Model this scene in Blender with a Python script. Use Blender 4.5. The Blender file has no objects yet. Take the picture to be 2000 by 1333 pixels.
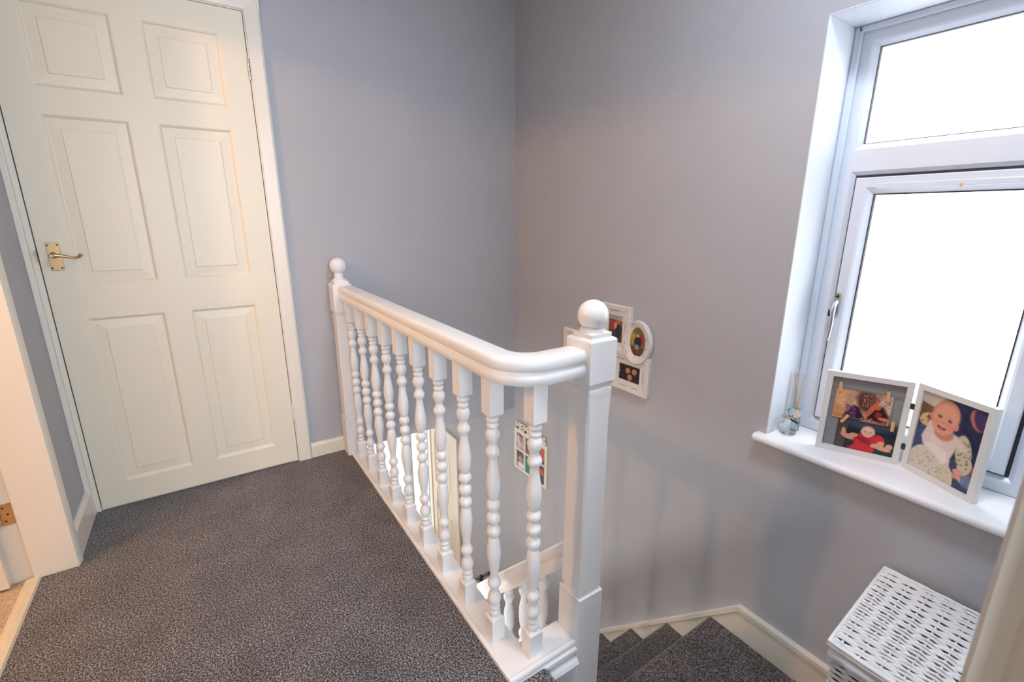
import bpy, bmesh, math, random
import numpy as np
from mathutils import Vector, Matrix
random.seed(7); rng = np.random.default_rng(7)
scene = bpy.context.scene
COL = scene.collection
PI = math.pi
# ------------------------------------------------------------------ camera
def make_camera():
    f, yaw, pit, roll, h = 914.5, .588, .2572, .001, 1.189
    cd = bpy.data.cameras.new('camera'); co = bpy.data.objects.new('camera', cd); COL.objects.link(co)
    cd.sensor_width = 36; cd.lens = f/2000*36; cd.clip_start = .01
    fw = Vector((math.sin(yaw)*math.cos(pit), math.cos(yaw)*math.cos(pit), -math.sin(pit)))
    r = Vector((math.cos(yaw), -math.sin(yaw), 0)); u = r.cross(fw)
    r2 = math.cos(roll)*r+math.sin(roll)*u; u2 = -math.sin(roll)*r+math.cos(roll)*u
    m = Matrix((r2, u2, -fw)).transposed().to_4x4(); m.translation = Vector((0, 0, h))
    co.matrix_world = m
    cd.dof.use_dof = True; cd.dof.focus_distance = 1.75; cd.dof.aperture_fstop = 5.6
    scene.camera = co
make_camera()
# ------------------------------------------------------------------ world, exposure
scene.view_settings.view_transform = 'Standard'; scene.view_settings.look = 'None'
scene.view_settings.gamma = 1; scene.view_settings.use_curve_mapping = False
scene.view_settings.exposure = 0.76
wd = bpy.data.worlds.new('world'); scene.world = wd; wd.use_nodes = True
wd.node_tree.nodes['Background'].inputs[0].default_value = (.75, .86, 1, 1)
wd.node_tree.nodes['Background'].inputs[1].default_value = 1.0
# daylight radiance of the window panes (lit obscured glass)
DAY_LANDING = (2.05, 2.2, 2.45)      # window_1, on the stair wall
DAY_LEFT = (3., 2.7, 2.3)          # window of the room through the left doorway
BULB_LEFT = (520., 285., 125.)      # warm bulb of that room's pendant
FILL_LANDING = (31., 33.5, 38.)  # added fill disc on the landing ceiling, out of view
FILL_HALL = (44., 43., 41.)         # added fill globe in the hall, hidden under the landing
DAY_BACK = (7.6, 8.7, 10.2)         # window of the room behind the camera
DAY_HALL = (.95, .93, .9)           # glazed front door downstairs
# ------------------------------------------------------------------ helpers
def s2l(c):
    return tuple((x/12.92 if x <= .04045 else ((x+.055)/1.055)**2.4) for x in (v/255 for v in c))
class MB:
    """collects faces, builds ONE mesh object"""
    def __init__(s): s.v = []; s.f = []; s.sm = []
    def add(s, verts, faces, smooth=False):
        o = len(s.v); s.v += [tuple(v) for v in verts]
        s.f += [tuple(i+o for i in f) for f in faces]; s.sm += [smooth]*len(faces); return s
    def box(s, x0, x1, y0, y1, z0, z1, b=0):
        if x1 < x0: x0, x1 = x1, x0
        if y1 < y0: y0, y1 = y1, y0
        if z1 < z0: z0, z1 = z1, z0
        if b:
            bm = bmesh.new()
            vs = [bm.verts.new((x, y, z)) for x in (x0, x1) for y in (y0, y1) for z in (z0, z1)]
            for f in ((0,1,3,2),(4,6,7,5),(0,4,5,1),(2,3,7,6),(0,2,6,4),(1,5,7,3)): bm.faces.new([vs[i] for i in f])
            bmesh.ops.recalc_face_normals(bm, faces=bm.faces)
            bmesh.ops.bevel(bm, geom=list(bm.edges), offset=b, segments=2, profile=.5, affect='EDGES')
            bm.verts.index_update(); vv = [v.co.copy() for v in bm.verts]; ff = [[v.index for v in f.verts] for f in bm.faces]
            bm.free(); return s.add(vv, ff)
        v = [(x, y, z) for x in (x0, x1) for y in (y0, y1) for z in (z0, z1)]
        return s.add(v, [(0,1,3,2),(4,6,7,5),(0,4,5,1),(2,3,7,6),(0,2,6,4),(1,5,7,3)])
    def obox(s, c, ax, ay, az, hx, hy, hz):
        c = Vector(c); v = [c+ax*hx*i+ay*hy*j+az*hz*k for i in (-1,1) for j in (-1,1) for k in (-1,1)]
        return s.add(v, [(0,1,3,2),(4,6,7,5),(0,4,5,1),(2,3,7,6),(0,2,6,4),(1,5,7,3)])
    def prism(s, pts, fn, a, b, smooth=False):
        """polygon pts (p,q); fn(p,q,t)->xyz, extruded t from a to b"""
        n = len(pts); v = [fn(p, q, a) for p, q in pts]+[fn(p, q, b) for p, q in pts]
        s.add(v, [(i, (i+1) % n, n+(i+1) % n, n+i) for i in range(n)], smooth)
        return s.add([fn(p, q, a) for p, q in pts]+[fn(p, q, b) for p, q in pts], [tuple(range(n))[::-1], tuple(range(n, 2*n))])
    def lathe(s, prof, cx=0, cy=0, cz=0, n=20, M=None, smooth=True):
        v = []; f = []
        for r, z in prof:
            for k in range(n):
                a = 2*PI*k/n; p = Vector((r*math.cos(a), r*math.sin(a), z))
                if M: p = M @ p
                v.append((p.x+cx, p.y+cy, p.z+cz))
        m = len(prof)
        for i in range(m-1):
            for k in range(n): f.append((i*n+k, i*n+(k+1) % n, (i+1)*n+(k+1) % n, (i+1)*n+k))
        s.add(v, f, smooth)
        s.add(v[:n], [tuple(range(n))[::-1]]); return s.add(v[-n:], [tuple(range(n))])
    def tube(s, path, r, n=8, cap=True, rs=None):
        path = [Vector(p) for p in path]; m = len(path); v = []; f = []
        up = None
        for i, p in enumerate(path):
            t = (path[min(i+1, m-1)]-path[max(i-1, 0)]).normalized()
            if up is None: up = Vector((0, 0, 1)) if abs(t.z) < .9 else Vector((1, 0, 0))
            a = t.cross(up).normalized(); b = a.cross(t).normalized(); up = b
            rr = rs[i] if rs else r
            for k in range(n):
                q = p+a*rr*math.cos(2*PI*k/n)+b*rr*math.sin(2*PI*k/n); v.append(tuple(q))
        for i in range(m-1):
            for k in range(n): f.append((i*n+k, i*n+(k+1) % n, (i+1)*n+(k+1) % n, (i+1)*n+k))
        s.add(v, f, True)
        if cap: s.add(v[:n], [tuple(range(n))[::-1]]); s.add(v[-n:], [tuple(range(n))])
        return s
    def sweep(s, prof, frames, smooth=True):
        """prof (a,b) in each frame (origin, avec, bvec)"""
        n = len(prof); v = []; f = []
        for o, A, B in frames: v += [tuple(o+A*a+B*b) for a, b in prof]
        for i in range(len(frames)-1):
            for k in range(n): f.append((i*n+k, i*n+(k+1) % n, (i+1)*n+(k+1) % n, (i+1)*n+k))
        s.add(v, f, smooth); s.add(v[:n], [tuple(range(n))[::-1]]); return s.add(v[-n:], [tuple(range(n))])
    def mesh(s, name):
        me = bpy.data.meshes.new(name); me.from_pydata(s.v, [], s.f)
        me.polygons.foreach_set('use_smooth', s.sm)
        bm = bmesh.new(); bm.from_mesh(me); bmesh.ops.recalc_face_normals(bm, faces=bm.faces); bm.to_mesh(me); bm.free(); me.update()
        return me
    def build(s, name, mat, parent=None, sharp=True):
        me = s.mesh(name); me.materials.append(mat)
        if sharp and any(s.sm):
            me.set_sharp_from_angle(angle=math.radians(38))
        o = bpy.data.objects.new(name, me); COL.objects.link(o)
        if parent: put(o, parent)
        return o
def wloc(o):
    l = Vector(o.location)
    while o.parent: o = o.parent; l += Vector(o.location)
    return l
def put(o, parent):
    o.parent = parent; o.location = Vector(o.location)-wloc(parent)
def tag(o, label=None, cat=None, group=None, kind=None):
    if label: o['label'] = label
    if cat: o['category'] = cat
    if group: o['group'] = group
    if kind: o['kind'] = kind
    return o
def thing(name, loc, label, cat, group=None, kind=None):
    o = bpy.data.objects.new(name, None); COL.objects.link(o); o.location = loc; o.empty_display_size = .05
    return tag(o, label, cat, group, kind)
def clone(o, parent, off=(0, 0, 0)):
    c = o.copy(); COL.objects.link(c); c.parent = parent; c.location = Vector(o.location)+Vector(off); return c
# ------------------------------------------------------------------ materials
def nt(name):
    m = bpy.data.materials.new(name); m.use_nodes = True; t = m.node_tree
    return m, t, t.nodes['Principled BSDF']
def paint(name, rgb, rough=.5, bump=.0, bscale=200, var=.0, vscale=3, metal=0, spec=.5, coat=0):
    m, t, p = nt(name); c = s2l(rgb)
    p.inputs['Base Color'].default_value = (*c, 1); p.inputs['Roughness'].default_value = rough
    p.inputs['Metallic'].default_value = metal; p.inputs['Specular IOR Level'].default_value = spec
    p.inputs['Coat Weight'].default_value = coat
    tc = t.nodes.new('ShaderNodeTexCoord')
    if var:
        n = t.nodes.new('ShaderNodeTexNoise'); n.inputs['Scale'].default_value = vscale; n.inputs['Detail'].default_value = 4
        r = t.nodes.new('ShaderNodeValToRGB'); r.color_ramp.elements[0].position = .3; r.color_ramp.elements[1].position = .7
        r.color_ramp.elements[0].color = (*[x*(1-var) for x in c], 1); r.color_ramp.elements[1].color = (*[min(1, x*(1+var)) for x in c], 1)
        t.links.new(tc.outputs['Object'], n.inputs['Vector']); t.links.new(n.outputs['Fac'], r.inputs['Fac']); t.links.new(r.outputs['Color'], p.inputs['Base Color'])
    if bump:
        n = t.nodes.new('ShaderNodeTexNoise'); n.inputs['Scale'].default_value = bscale; n.inputs['Detail'].default_value = 3
        b = t.nodes.new('ShaderNodeBump'); b.inputs['Strength'].default_value = bump; b.inputs['Distance'].default_value = .002
        t.links.new(tc.outputs['Object'], n.inputs['Vector']); t.links.new(n.outputs['Fac'], b.inputs['Height']); t.links.new(b.outputs['Normal'], p.inputs['Normal'])
    return m
def carpet(name, dark, mid, light, sc=230):
    m, t, p = nt(name); p.inputs['Roughness'].default_value = .95; p.inputs['Specular IOR Level'].default_value = .15
    p.inputs['Sheen Weight'].default_value = .25; p.inputs['Sheen Roughness'].default_value = .5
    tc = t.nodes.new('ShaderNodeTexCoord')
    n = t.nodes.new('ShaderNodeTexNoise'); n.inputs['Scale'].default_value = sc; n.inputs['Detail'].default_value = 2; n.inputs['Roughness'].default_value = .6
    n2 = t.nodes.new('ShaderNodeTexNoise'); n2.inputs['Scale'].default_value = sc*2.3; n2.inputs['Detail'].default_value = 1
    ad = t.nodes.new('ShaderNodeMix'); ad.inputs[0].default_value = .5
    t.links.new(tc.outputs['Object'], n2.inputs['Vector']); t.links.new(n.outputs['Fac'], ad.inputs[2]); t.links.new(n2.outputs['Fac'], ad.inputs[3])
    r = t.nodes.new('ShaderNodeValToRGB'); e = r.color_ramp.elements
    e[0].position = .40; e[0].color = (*s2l(dark), 1); e[1].position = .60; e[1].color = (*s2l(light), 1)
    k = e.new(.5); k.color = (*s2l(mid), 1)
    g = t.nodes.new('ShaderNodeTexNoise'); g.inputs['Scale'].default_value = 7; g.inputs['Detail'].default_value = 3
    gr = t.nodes.new('ShaderNodeMapRange'); gr.inputs[1].default_value = .3; gr.inputs[2].default_value = .7; gr.inputs[3].default_value = .82; gr.inputs[4].default_value = 1.18
    mx = t.nodes.new('ShaderNodeVectorMath'); mx.operation = 'SCALE'
    v = t.nodes.new('ShaderNodeTexNoise'); v.inputs['Scale'].default_value = sc*.8; v.inputs['Detail'].default_value = 2
    b = t.nodes.new('ShaderNodeBump'); b.inputs['Strength'].default_value = .9; b.inputs['Distance'].default_value = .006
    L = t.links.new
    for q in (n, g, v): L(tc.outputs['Object'], q.inputs['Vector'])
    L(ad.outputs[0], r.inputs['Fac']); L(g.outputs['Fac'], gr.inputs[0]); L(r.outputs['Color'], mx.inputs[0]); L(gr.outputs[0], mx.inputs['Scale'])
    L(mx.outputs[0], p.inputs['Base Color']); L(v.outputs['Fac'], b.inputs['Height']); L(b.outputs['Normal'], p.inputs['Normal'])
    return m
def litglass(name, rad):
    m, t, p = nt(name); s = max(rad)
    p.inputs['Base Color'].default_value = (.8, .8, .8, 1); p.inputs['Roughness'].default_value = .25
    p.inputs['Emission Color'].default_value = (rad[0]/s, rad[1]/s, rad[2]/s, 1); p.inputs['Emission Strength'].default_value = s
    n = t.nodes.new('ShaderNodeTexNoise'); n.inputs['Scale'].default_value = 180
    b = t.nodes.new('ShaderNodeBump'); b.inputs['Strength'].default_value = .3
    tc = t.nodes.new('ShaderNodeTexCoord'); t.links.new(tc.outputs['Object'], n.inputs['Vector'])
    t.links.new(n.outputs['Fac'], b.inputs['Height']); t.links.new(b.outputs['Normal'], p.inputs['Normal'])
    return m
def glassmat(name, rgb, rough=.02):
    m, t, p = nt(name); p.inputs['Base Color'].default_value = (*rgb, 1); p.inputs['Roughness'].default_value = rough
    p.inputs['Transmission Weight'].default_value = 1; p.inputs['IOR'].default_value = 1.16; return m
def wood(name, a, b_, scale=8, rough=.45):
    m, t, p = nt(name); tc = t.nodes.new('ShaderNodeTexCoord'); mp = t.nodes.new('ShaderNodeMapping'); mp.inputs['Scale'].default_value = (1, 9, 1)
    n = t.nodes.new('ShaderNodeTexNoise'); n.inputs['Scale'].default_value = scale; n.inputs['Detail'].default_value = 5
    r = t.nodes.new('ShaderNodeValToRGB'); r.color_ramp.elements[0].color = (*s2l(a), 1); r.color_ramp.elements[1].color = (*s2l(b_), 1)
    t.links.new(tc.outputs['Object'], mp.inputs['Vector']); t.links.new(mp.outputs[0], n.inputs['Vector']); t.links.new(n.outputs['Fac'], r.inputs['Fac']); t.links.new(r.outputs['Color'], p.inputs['Base Color'])
    p.inputs['Roughness'].default_value = rough; return m
def attrmat(name, rough=.3):
    m, t, p = nt(name); a = t.nodes.new('ShaderNodeAttribute'); a.attribute_name = 'Print'
    t.links.new(a.outputs['Color'], p.inputs['Base Color']); p.inputs['Roughness'].default_value = rough; return m
M_WALL = paint('wall_paint', (179, 180, 185), .75, .25, 260, .015, 5)
M_CEIL = paint('ceiling_paint', (235, 233, 230), .8)
M_DOOR = paint('door_gloss', (232, 223, 202), .42, .10, 60)
M_TRIM = paint('trim_gloss', (233, 226, 212), .34, .06, 70)
M_WHITE = paint('balustrade_gloss', (238, 236, 234), .30, .08, 60)
M_REVEAL = paint('reveal_paint', (216, 220, 226), .6, .1, 120)
M_SILL = paint('sill_gloss', (240, 240, 240), .22)
M_UPVC = paint('upvc', (214, 221, 230), .28)
M_SEAL = paint('rubber_seal', (40, 40, 44), .6)
M_CARP = carpet('landing_carpet', (20, 19, 20), (63, 60, 61), (180, 176, 178), 200)
M_CARP2 = carpet('stair_carpet', (34, 30, 29), (80, 73, 71), (160, 151, 147), 210)
M_BEIGE = carpet('beige_carpet', (150, 128, 104), (196, 172, 146), (222, 202, 178), 200)
M_BRASS = paint('brass', (206, 182, 142), .32, metal=1)
M_CHROME = paint('chrome', (205, 205, 208), .18, metal=1)
M_STEEL = paint('steel', (170, 165, 155), .35, metal=1)
M_DARK = paint('dark_metal', (52, 48, 46), .5)
M_GATE = paint('gate_grey', (120, 122, 115), .5)
M_WICK = paint('white_wicker', (248, 247, 246), .45, .15, 400, .04, 30)
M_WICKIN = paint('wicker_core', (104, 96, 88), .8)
M_LINER = paint('liner_cloth', (228, 227, 230), .8, .5, 60)
M_FRAMEW = paint('photo_frame_white', (226, 224, 220), .4)
M_DISTR = paint('distressed_white', (226, 222, 216), .5, .3, 120, .05, 60)
M_FELT = paint('grey_backing', (140, 141, 143), .9, .3, 300, .05, 120)
M_PEG = wood('peg_wood', (205, 158, 100), (232, 190, 132), 30)
M_TWINE = paint('twine', (150, 126, 92), .9)
M_REED = paint('reed', (196, 158, 104), .8)
M_TAG = paint('wood_tag', (222, 205, 180), .7)
M_BLUE = paint('navy_ribbon', (26, 40, 72), .4)
M_INK = paint('dark_print', (60, 56, 54), .8)
M_OAK = wood('oak_floor', (190, 128, 60), (226, 168, 92), 6)
M_GLASS = glassmat('clear_glass', (.93, .97, .97)); M_GLASS2 = glassmat('green_glass', (.80, .92, .88))
M_PRINT = attrmat('photo_print', .28)
G_LAND = litglass('lit_glass_landing', DAY_LANDING); G_LEFT = litglass('lit_glass_left', DAY_LEFT)
G_BACK = litglass('lit_glass_back', DAY_BACK); G_HALL = litglass('lit_glass_hall', DAY_HALL)

# ------------------------------------------------------------------ key dimensions
W = 1.61      # window wall face
D = 2.383     # far wall face
WL = -.51     # left wall face
ZC = 2.42     # ceiling
ZQ = -.436    # quarter landing
ZH = -2.09    # hall floor
# ------------------------------------------------------------------ setting: floors, walls, ceiling
def S(name, mb, mat, label, cat, parent=None):
    o = mb.build(name, mat, parent)
    if not parent: tag(o, label, cat, kind='structure')
    return o
# landing floor with a carpeted bullnose on the stair side
m = MB(); EX = .625
m.box(WL-.012, .535, .79, D, -.16, 0); m.box(-.605, WL-.012, 1.02, 2.03, -.16, 0)
prof = [(-.62, 0), (EX, 0)]+[(EX+.02*math.sin(a), -.02+.02*math.cos(a)) for a in np.linspace(.3, PI, 7)]+[(EX-.004, -.04), (EX-.004, -.16), (-.62, -.16)]
m.prism([(max(p, WL-.012), q) for p, q in prof], lambda p, q, t: (p, t, q), -.10, .79)
floor = S('floor', m, M_CARP, 'dark grey-brown speckled carpet of the upstairs landing', 'carpet')
m = MB()   # window wall with opening
wy0, wy1, wz0, wz1 = .134, .775, .415, 1.755
m.box(W, W+.3, -.1, wy0, ZH, ZC).box(W, W+.3, wy1, 4.0, ZH, ZC).box(W, W+.3, wy0, wy1, ZH, wz0).box(W, W+.3, wy0, wy1, wz1, ZC)
wall_right = S('wall_right', m, M_WALL, 'mauve grey painted wall with the window, running down beside the stairs', 'wall')
m = MB(); m.box(.292, W, D, D+.12, -.02, ZC).box(WL, .292, D, D+.12, 2.0, ZC)
S('wall_far', m, M_WALL, 'mauve grey painted wall beside the closed white panel door', 'wall')
LD0, LD1 = 1.06, 2.005     # left doorway
m = MB(); m.box(WL-.1, WL, LD1+.03, D+.12, 0, ZC).box(WL-.1, WL, -.07, LD0-.03, 0, ZC).box(WL-.1, WL, LD0-.03, LD1+.03, 2.03, ZC)
S('wall_left', m, M_WALL, 'narrow grey wall between the panel door and the open left doorway', 'wall')
NX = .47
m = MB(); m.box(NX+.02, W, -.07, .03, ZQ-.1, ZC).box(WL-.1, -.40, -.07, .03, 0, ZC).box(-.40, NX+.02, -.07, .03, 2.03, ZC)
S('wall_near', m, M_WALL, 'grey wall around the doorway in the foreground', 'wall')
m = MB(); m.box(-3.6, W+.3, -3.2, D+.12, ZC, ZC+.08)
S('ceiling', m, M_CEIL, 'white painted ceiling over the landing', 'ceiling')
# skirtings
def skirt(name, pts, label):
    m = MB(); m.prism(*pts); return S(name, m, M_TRIM, label, 'skirting board')
def skp(h): return [(0, 0), (.016, 0), (.016, h-.014), (.010, h-.004), (.006, h), (0, h)]
skirt('baseboard_far', (skp(.075), lambda p, q, t: (t, D-p, q), .352, .514), 'low white skirting between the door frame and the banister post')
skirt('baseboard_left', (skp(.112), lambda p, q, t: (WL+p, t, q), 2.055, D-.006), 'white skirting on the narrow wall left of the panel door')
# wall string on the window wall
m = MB()
k = 1.038
ztop = lambda y: -.297 if y < .772 else -.297-k*(y-.772)
pts = [(.03, -.297), (.772, -.297), (2.45, ztop(2.45)), (2.45, ZH), (2.3, ZH), (.7, ZQ-.1), (.03, ZQ-.1)]
m.prism(pts, lambda p, q, t: (t, p, q), W-.018, W)
up = [(.03, -.297), (.772, -.297), (2.45, ztop(2.45)), (2.45, ztop(2.45)-.018), (.766, -.313), (.03, -.313)]
m.prism(up, lambda p, q, t: (t, p, q), W-.025, W-.018)
S('trim_1', m, M_TRIM, 'white stair string board following the carpeted steps along the wall', 'trim')
# ------------------------------------------------------------------ far door (closed six panel)
dx0, dx1, dz0, dz1, dy = -.472, .2865, .010, 1.982, 2.371
door = thing('door_1', (-.09, dy, 0), 'closed white six-panel door with brass lever handle', 'door', kind='structure')
PX = [(-.380, -.138), (-.050, .194)]; PZ = [(.113, .812), (.944, 1.537), (1.624, 1.888)]
m = MB(); yb = dy+.035
for a, b in ((dx0, PX[0][0]), (PX[0][1], PX[1][0]), (PX[1][1], dx1)): m.box(a, b, dy, yb, dz0, dz1)
for a, b in PX:
    for c, d in ((dz0, PZ[0][0]), (PZ[0][1], PZ[1][0]), (PZ[1][1], PZ[2][0]), (PZ[2][1], dz1)): m.box(a, b, dy, yb, c, d)
m.build('leaf', M_DOOR, door)
def panel(x0, x1, z0, z1, y, sgn=1, fn=lambda x, y, z: (x, y, z)):
    m = MB(); rings = [(0, 0), (.004, .002), (.010, .0085), (.013, .0090), (.045, .0062), (.0475, .0035)]
    v = []
    for i, d in rings: v += [fn(x0+i, y+sgn*d, z0+i), fn(x1-i, y+sgn*d, z0+i), fn(x1-i, y+sgn*d, z1-i), fn(x0+i, y+sgn*d, z1-i)]
    f = [(4*j+k_, 4*j+(k_+1) % 4, 4*j+4+(k_+1) % 4, 4*j+4+k_) for j in range(len(rings)-1) for k_ in range(4)]
    n = 4*(len(rings)-1); f.append((n, n+1, n+2, n+3))
    # closed back
    v += [fn(x0, y+sgn*.03, z0), fn(x1, y+sgn*.03, z0), fn(x1, y+sgn*.03, z1), fn(x0, y+sgn*.03, z1)]; b = len(v)-4
    f += [(b, b+1, b+2, b+3)]+[(k_, (k_+1) % 4, b+(k_+1) % 4, b+k_) for k_ in range(4)]
    m.add(v, f); return m
for a, b in PX:
    for c, d in PZ: panel(a, b, c, d, dy).build('panel', M_DOOR, door)
def hinge_v(x, y, z0, z1, mat, parent, name='hinge'):
    m = MB(); n = 5; h = (z1-z0)/n
    for i in range(n): m.lathe([(.0055, z0+i*h+.0006), (.0055, z0+(i+1)*h-.0006)], x, y, 0, 10)
    m.box(x-.002, x+.012, y, y+.006, z0, z1); return m.build(name, mat, parent)
hinge_v(.2885, dy-.004, 1.735, 1.815, M_STEEL, door); hinge_v(.2885, dy-.004, .225, .308, M_TRIM, door)
# lever handle on plate
hp = MB(); hx0, hx1, hz0, hz1 = -.4475, -.4105, 1.000, 1.101
hp.box(hx0, hx1, dy-.004, dy, hz0, hz1, .0012); hp.box(hx0+.003, hx1-.003, dy-.0055, dy-.004, hz0+.003, hz1-.003)
hand = hp.build('handle_plate', M_BRASS, door)
m = MB()
for sx in (hx0+.0055, hx1-.0055):
    for sz in (hz0+.009, hz1-.009): m.lathe([(.0032, 0), (.0028, .0015), (.001, .002)], sx, dy-.0055, sz, 10, Matrix.Rotation(PI/2, 3, 'X'))
m.build('screw', M_DARK, hand)
m = MB(); hxc, hzc = -.429, 1.056
m.lathe([(.0115, 0), (.0115, .010), (.0085, .014), (.0075, .040), (.008, .048), (.005, .051)], hxc, dy-.005, hzc, 16, Matrix.Rotation(PI/2, 3, 'X'))
yl = dy-.046
m.tube([(hxc-.004, yl, hzc+.001), (hxc+.02, yl, hzc+.0005), (hxc+.045, yl, hzc-.006), (hxc+.062, yl, hzc-.009), (hxc+.074, yl-.001, hzc-.005), (hxc+.080, yl-.002, hzc+.003)], .006, 10, rs=[.008, .0066, .0052, .005, .0056, .006])
m.build('lever', M_BRASS, hand)
# door frame
fr = thing('trim_2', (.32, dy, 0), 'white architrave and frame around the closed panel door', 'door frame', kind='structure')
m = MB()
ap = [(0, 0), (0, .012), (.004, .016), (.018, .018), (.050, .020), (.058, .016), (.060, .010), (.060, 0)]
m.prism(ap, lambda p, q, t: (.2915+p, D-q, t), 0, 2.05); m.build('architrave', M_TRIM, fr)
m = MB(); m.prism(ap, lambda p, q, t: (t, D-q, 1.988+p), WL, .3515); m.build('architrave', M_TRIM, fr)
m = MB(); m.box(WL, -.492, D-.028, D, 0, 1.988, .003).box(-.492, -.4765, D-.008, D+.05, 0, 1.988); m.build('architrave', M_TRIM, fr)
m = MB(); m.box(.2895, .30, D-.012, D+.06, 0, 1.99).box(-.51, .30, D-.01, D+.06, 1.985, 2.0).box(-.51, .29, D+.03, D+.06, 0, 1.99); m.build('lining', M_TRIM, fr)
m = MB(); m.box(-.4785, -.4745, D-.02, D-.006, 1.035, 1.075); m.build('latch_keep', M_BRASS, fr)
# ------------------------------------------------------------------ left doorway: lining, architrave, open door, threshold
lf = thing('trim_3', (WL, LD1, 0), 'cream lit door lining and architrave of the open left doorway', 'door frame', kind='structure')
XA = WL+.018
for (a, b) in ((LD1, LD1+.03), (LD0-.03, LD0)):
    m = MB(); m.box(WL-.10, XA-.002, a, b, 0, 2.03, .002); m.build('lining', M_TRIM, lf)
m = MB(); m.box(WL-.10, XA-.002, LD0-.03, LD1+.03, 2.0, 2.03, .002); m.build('lining', M_TRIM, lf)
ap2 = [(0, 0), (0, .010), (.004, .017), (.012, .019), (.036, .021), (.046, .015), (.050, .008), (.050, 0)]
m = MB(); m.prism(ap2, lambda p, q, t: (WL+q, LD1+.004+p, t), 0, 2.055); m.build('architrave', M_TRIM, lf)
m = MB(); m.prism(ap2, lambda p, q, t: (WL+q, LD0-.004-p, t), 0, 2.055); m.build('architrave', M_TRIM, lf)
m = MB(); m.prism(ap2, lambda p, q, t: (WL+q, t, 2.004+p), LD0-.054, LD1+.054); m.build('architrave', M_TRIM, lf)
m = MB(); m.box(-.668, WL-.10, LD1+.010, LD1+.03, 0, 2.03); m.build('rebate', M_TRIM, lf)
tr = MB(); tr.prism([(-.022, 0), (-.018, .007), (.0, .010), (.016, .007), (.020, 0)], lambda p, q, t: (-.612+p, t, q), LD0-.02, LD1+.0)
S('trim_4', tr, paint('threshold_cream', (214, 204, 182), .5, .2, 80, .08, 20), 'cream threshold strip between dark and beige carpets', 'threshold')
od = thing('door_2', (-.66, LD1+.0, 0), 'white door standing open inside the left room', 'door', kind='structure')
m = MB(); m.box(-1.42, -.660, LD1-.030, LD1+.008, .012, 1.985, .002); m.build('leaf', M_TRIM, od)
m = MB(); m.box(-.645, -.614, LD1+.007, LD1+.0102, .218, .294)
for i in range(5): m.lathe([(.006, .218+i*.0152), (.006, .218+i*.0152+.0142)], -.652, LD1-.002, 0, 10)
hg = m.build('hinge', M_BRASS, od)
m = MB()
for i, (dx_, z) in enumerate(((-.634, .232), (-.626, .256), (-.634, .280))): m.lathe([(.0034, 0), (.002, .001)], dx_, LD1+.007, z, 10, Matrix.Rotation(PI/2, 3, 'X'))
m.build('screw', M_DARK, hg)
# left room shell
lr = thing('wall_left_room', (-2, 1.3, 0), 'plain cream walls of the sunlit room through the left doorway', 'wall', kind='structure')
M_CREAM = paint('cream_wall', (228, 224, 216), .8)
m = MB(); lx = -3.2; m.box(lx-.1, lx, -.3, 3.2, 0, .75).box(lx-.1, lx, -.3, 3.2, 1.75, ZC).box(lx-.1, lx, -.3, .95, .75, 1.75).box(lx-.1, lx, 1.40, 3.2, .75, 1.75); m.build('wall_panel', M_CREAM, lr)
m = MB(); m.box(lx, WL-.1, 3.1, 3.2, 0, ZC); m.build('wall_panel', M_CREAM, lr)
m = MB(); m.box(lx, WL-.1, -.4, -.3, 0, ZC); m.build('wall_panel', M_CREAM, lr)
m = MB(); m.box(-3.6, WL-.1, 3.2, 3.4, ZC, ZC+.08).box(-3.6, WL-.1, D+.12, 3.2, ZC, ZC+.08); m.build('ceiling_panel', M_CEIL, lr)
m = MB(); m.box(WL-.1, WL-.095, D+.1, 3.1, 0, ZC); m.build('wall_panel', M_CREAM, lr)
m = MB(); m.box(lx, -.612, -.3, 3.1, -.1, .002)
S('floor_left_room', m, M_BEIGE, 'beige carpet in the room through the left doorway', 'carpet')
def simple_window(name, fn, a0, a1, z0, z1, glass, label):
    w = thing(name, fn((a0+a1)/2, 0, z0), label, 'window', kind='structure'); m = MB()
    def bx(p0, p1, q0, q1, t0, t1):
        c = [fn(p, t, q) for p in (p0, p1) for t in (t0, t1) for q in (q0, q1)]
        m.box(min(v[0] for v in c), max(v[0] for v in c), min(v[1] for v in c), max(v[1] for v in c), min(v[2] for v in c), max(v[2] for v in c))
    bx(a0, a0+.05, z0, z1, 0, .06); bx(a1-.05, a1, z0, z1, 0, .06); bx(a0+.05, a1-.05, z0, z0+.05, 0, .06); bx(a0+.05, a1-.05, z1-.05, z1, 0, .06)
    m.build('frame', M_UPVC, w); m = MB()
    bx(a0+.045, a1-.045, z0+.045, z1-.045, .025, .03); m.build('pane', glass, w); return w
simple_window('window_2', lambda a, t, z: (lx-.08+t, a, z), .95, 1.40, .75, 1.75, G_LEFT, 'bright warm window of the room on the left')
pl = thing('pendant_lamp', (-1.42, 1.42, 2.1), 'warm glowing pendant bulb in the room on the left', 'lamp')
m = MB(); m.tube([(-1.42, 1.42, 2.20), (-1.42, 1.42, ZC)], .004, 8); m.build('cord', M_TRIM, pl)
m = MB(); m.lathe([(.02, 2.175), (.022, 2.20), (.012, 2.225)], -1.42, 1.42, 0, 14); m.build('holder', M_TRIM, pl)
m = MB(); m.lathe([(.045*math.cos(t), 2.135+.045*math.sin(t)) for t in np.linspace(-PI/2+.05, PI/2-.3, 14)], -1.42, 1.42, 0, 18); m.build('bulb', litglass('warm_bulb', BULB_LEFT), pl)
cl = thing('landing_fill_light', (.85, .38, ZC), 'added round fill light on the landing ceiling, out of view', 'lamp')  # invented fixture, added as general fill for walls, newel and basket
m = MB(); m.lathe([(.20, 2.385), (.205, 2.40), (.20, ZC)], .85, .38, 0, 28); m.build('base', M_TRIM, cl)
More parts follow.
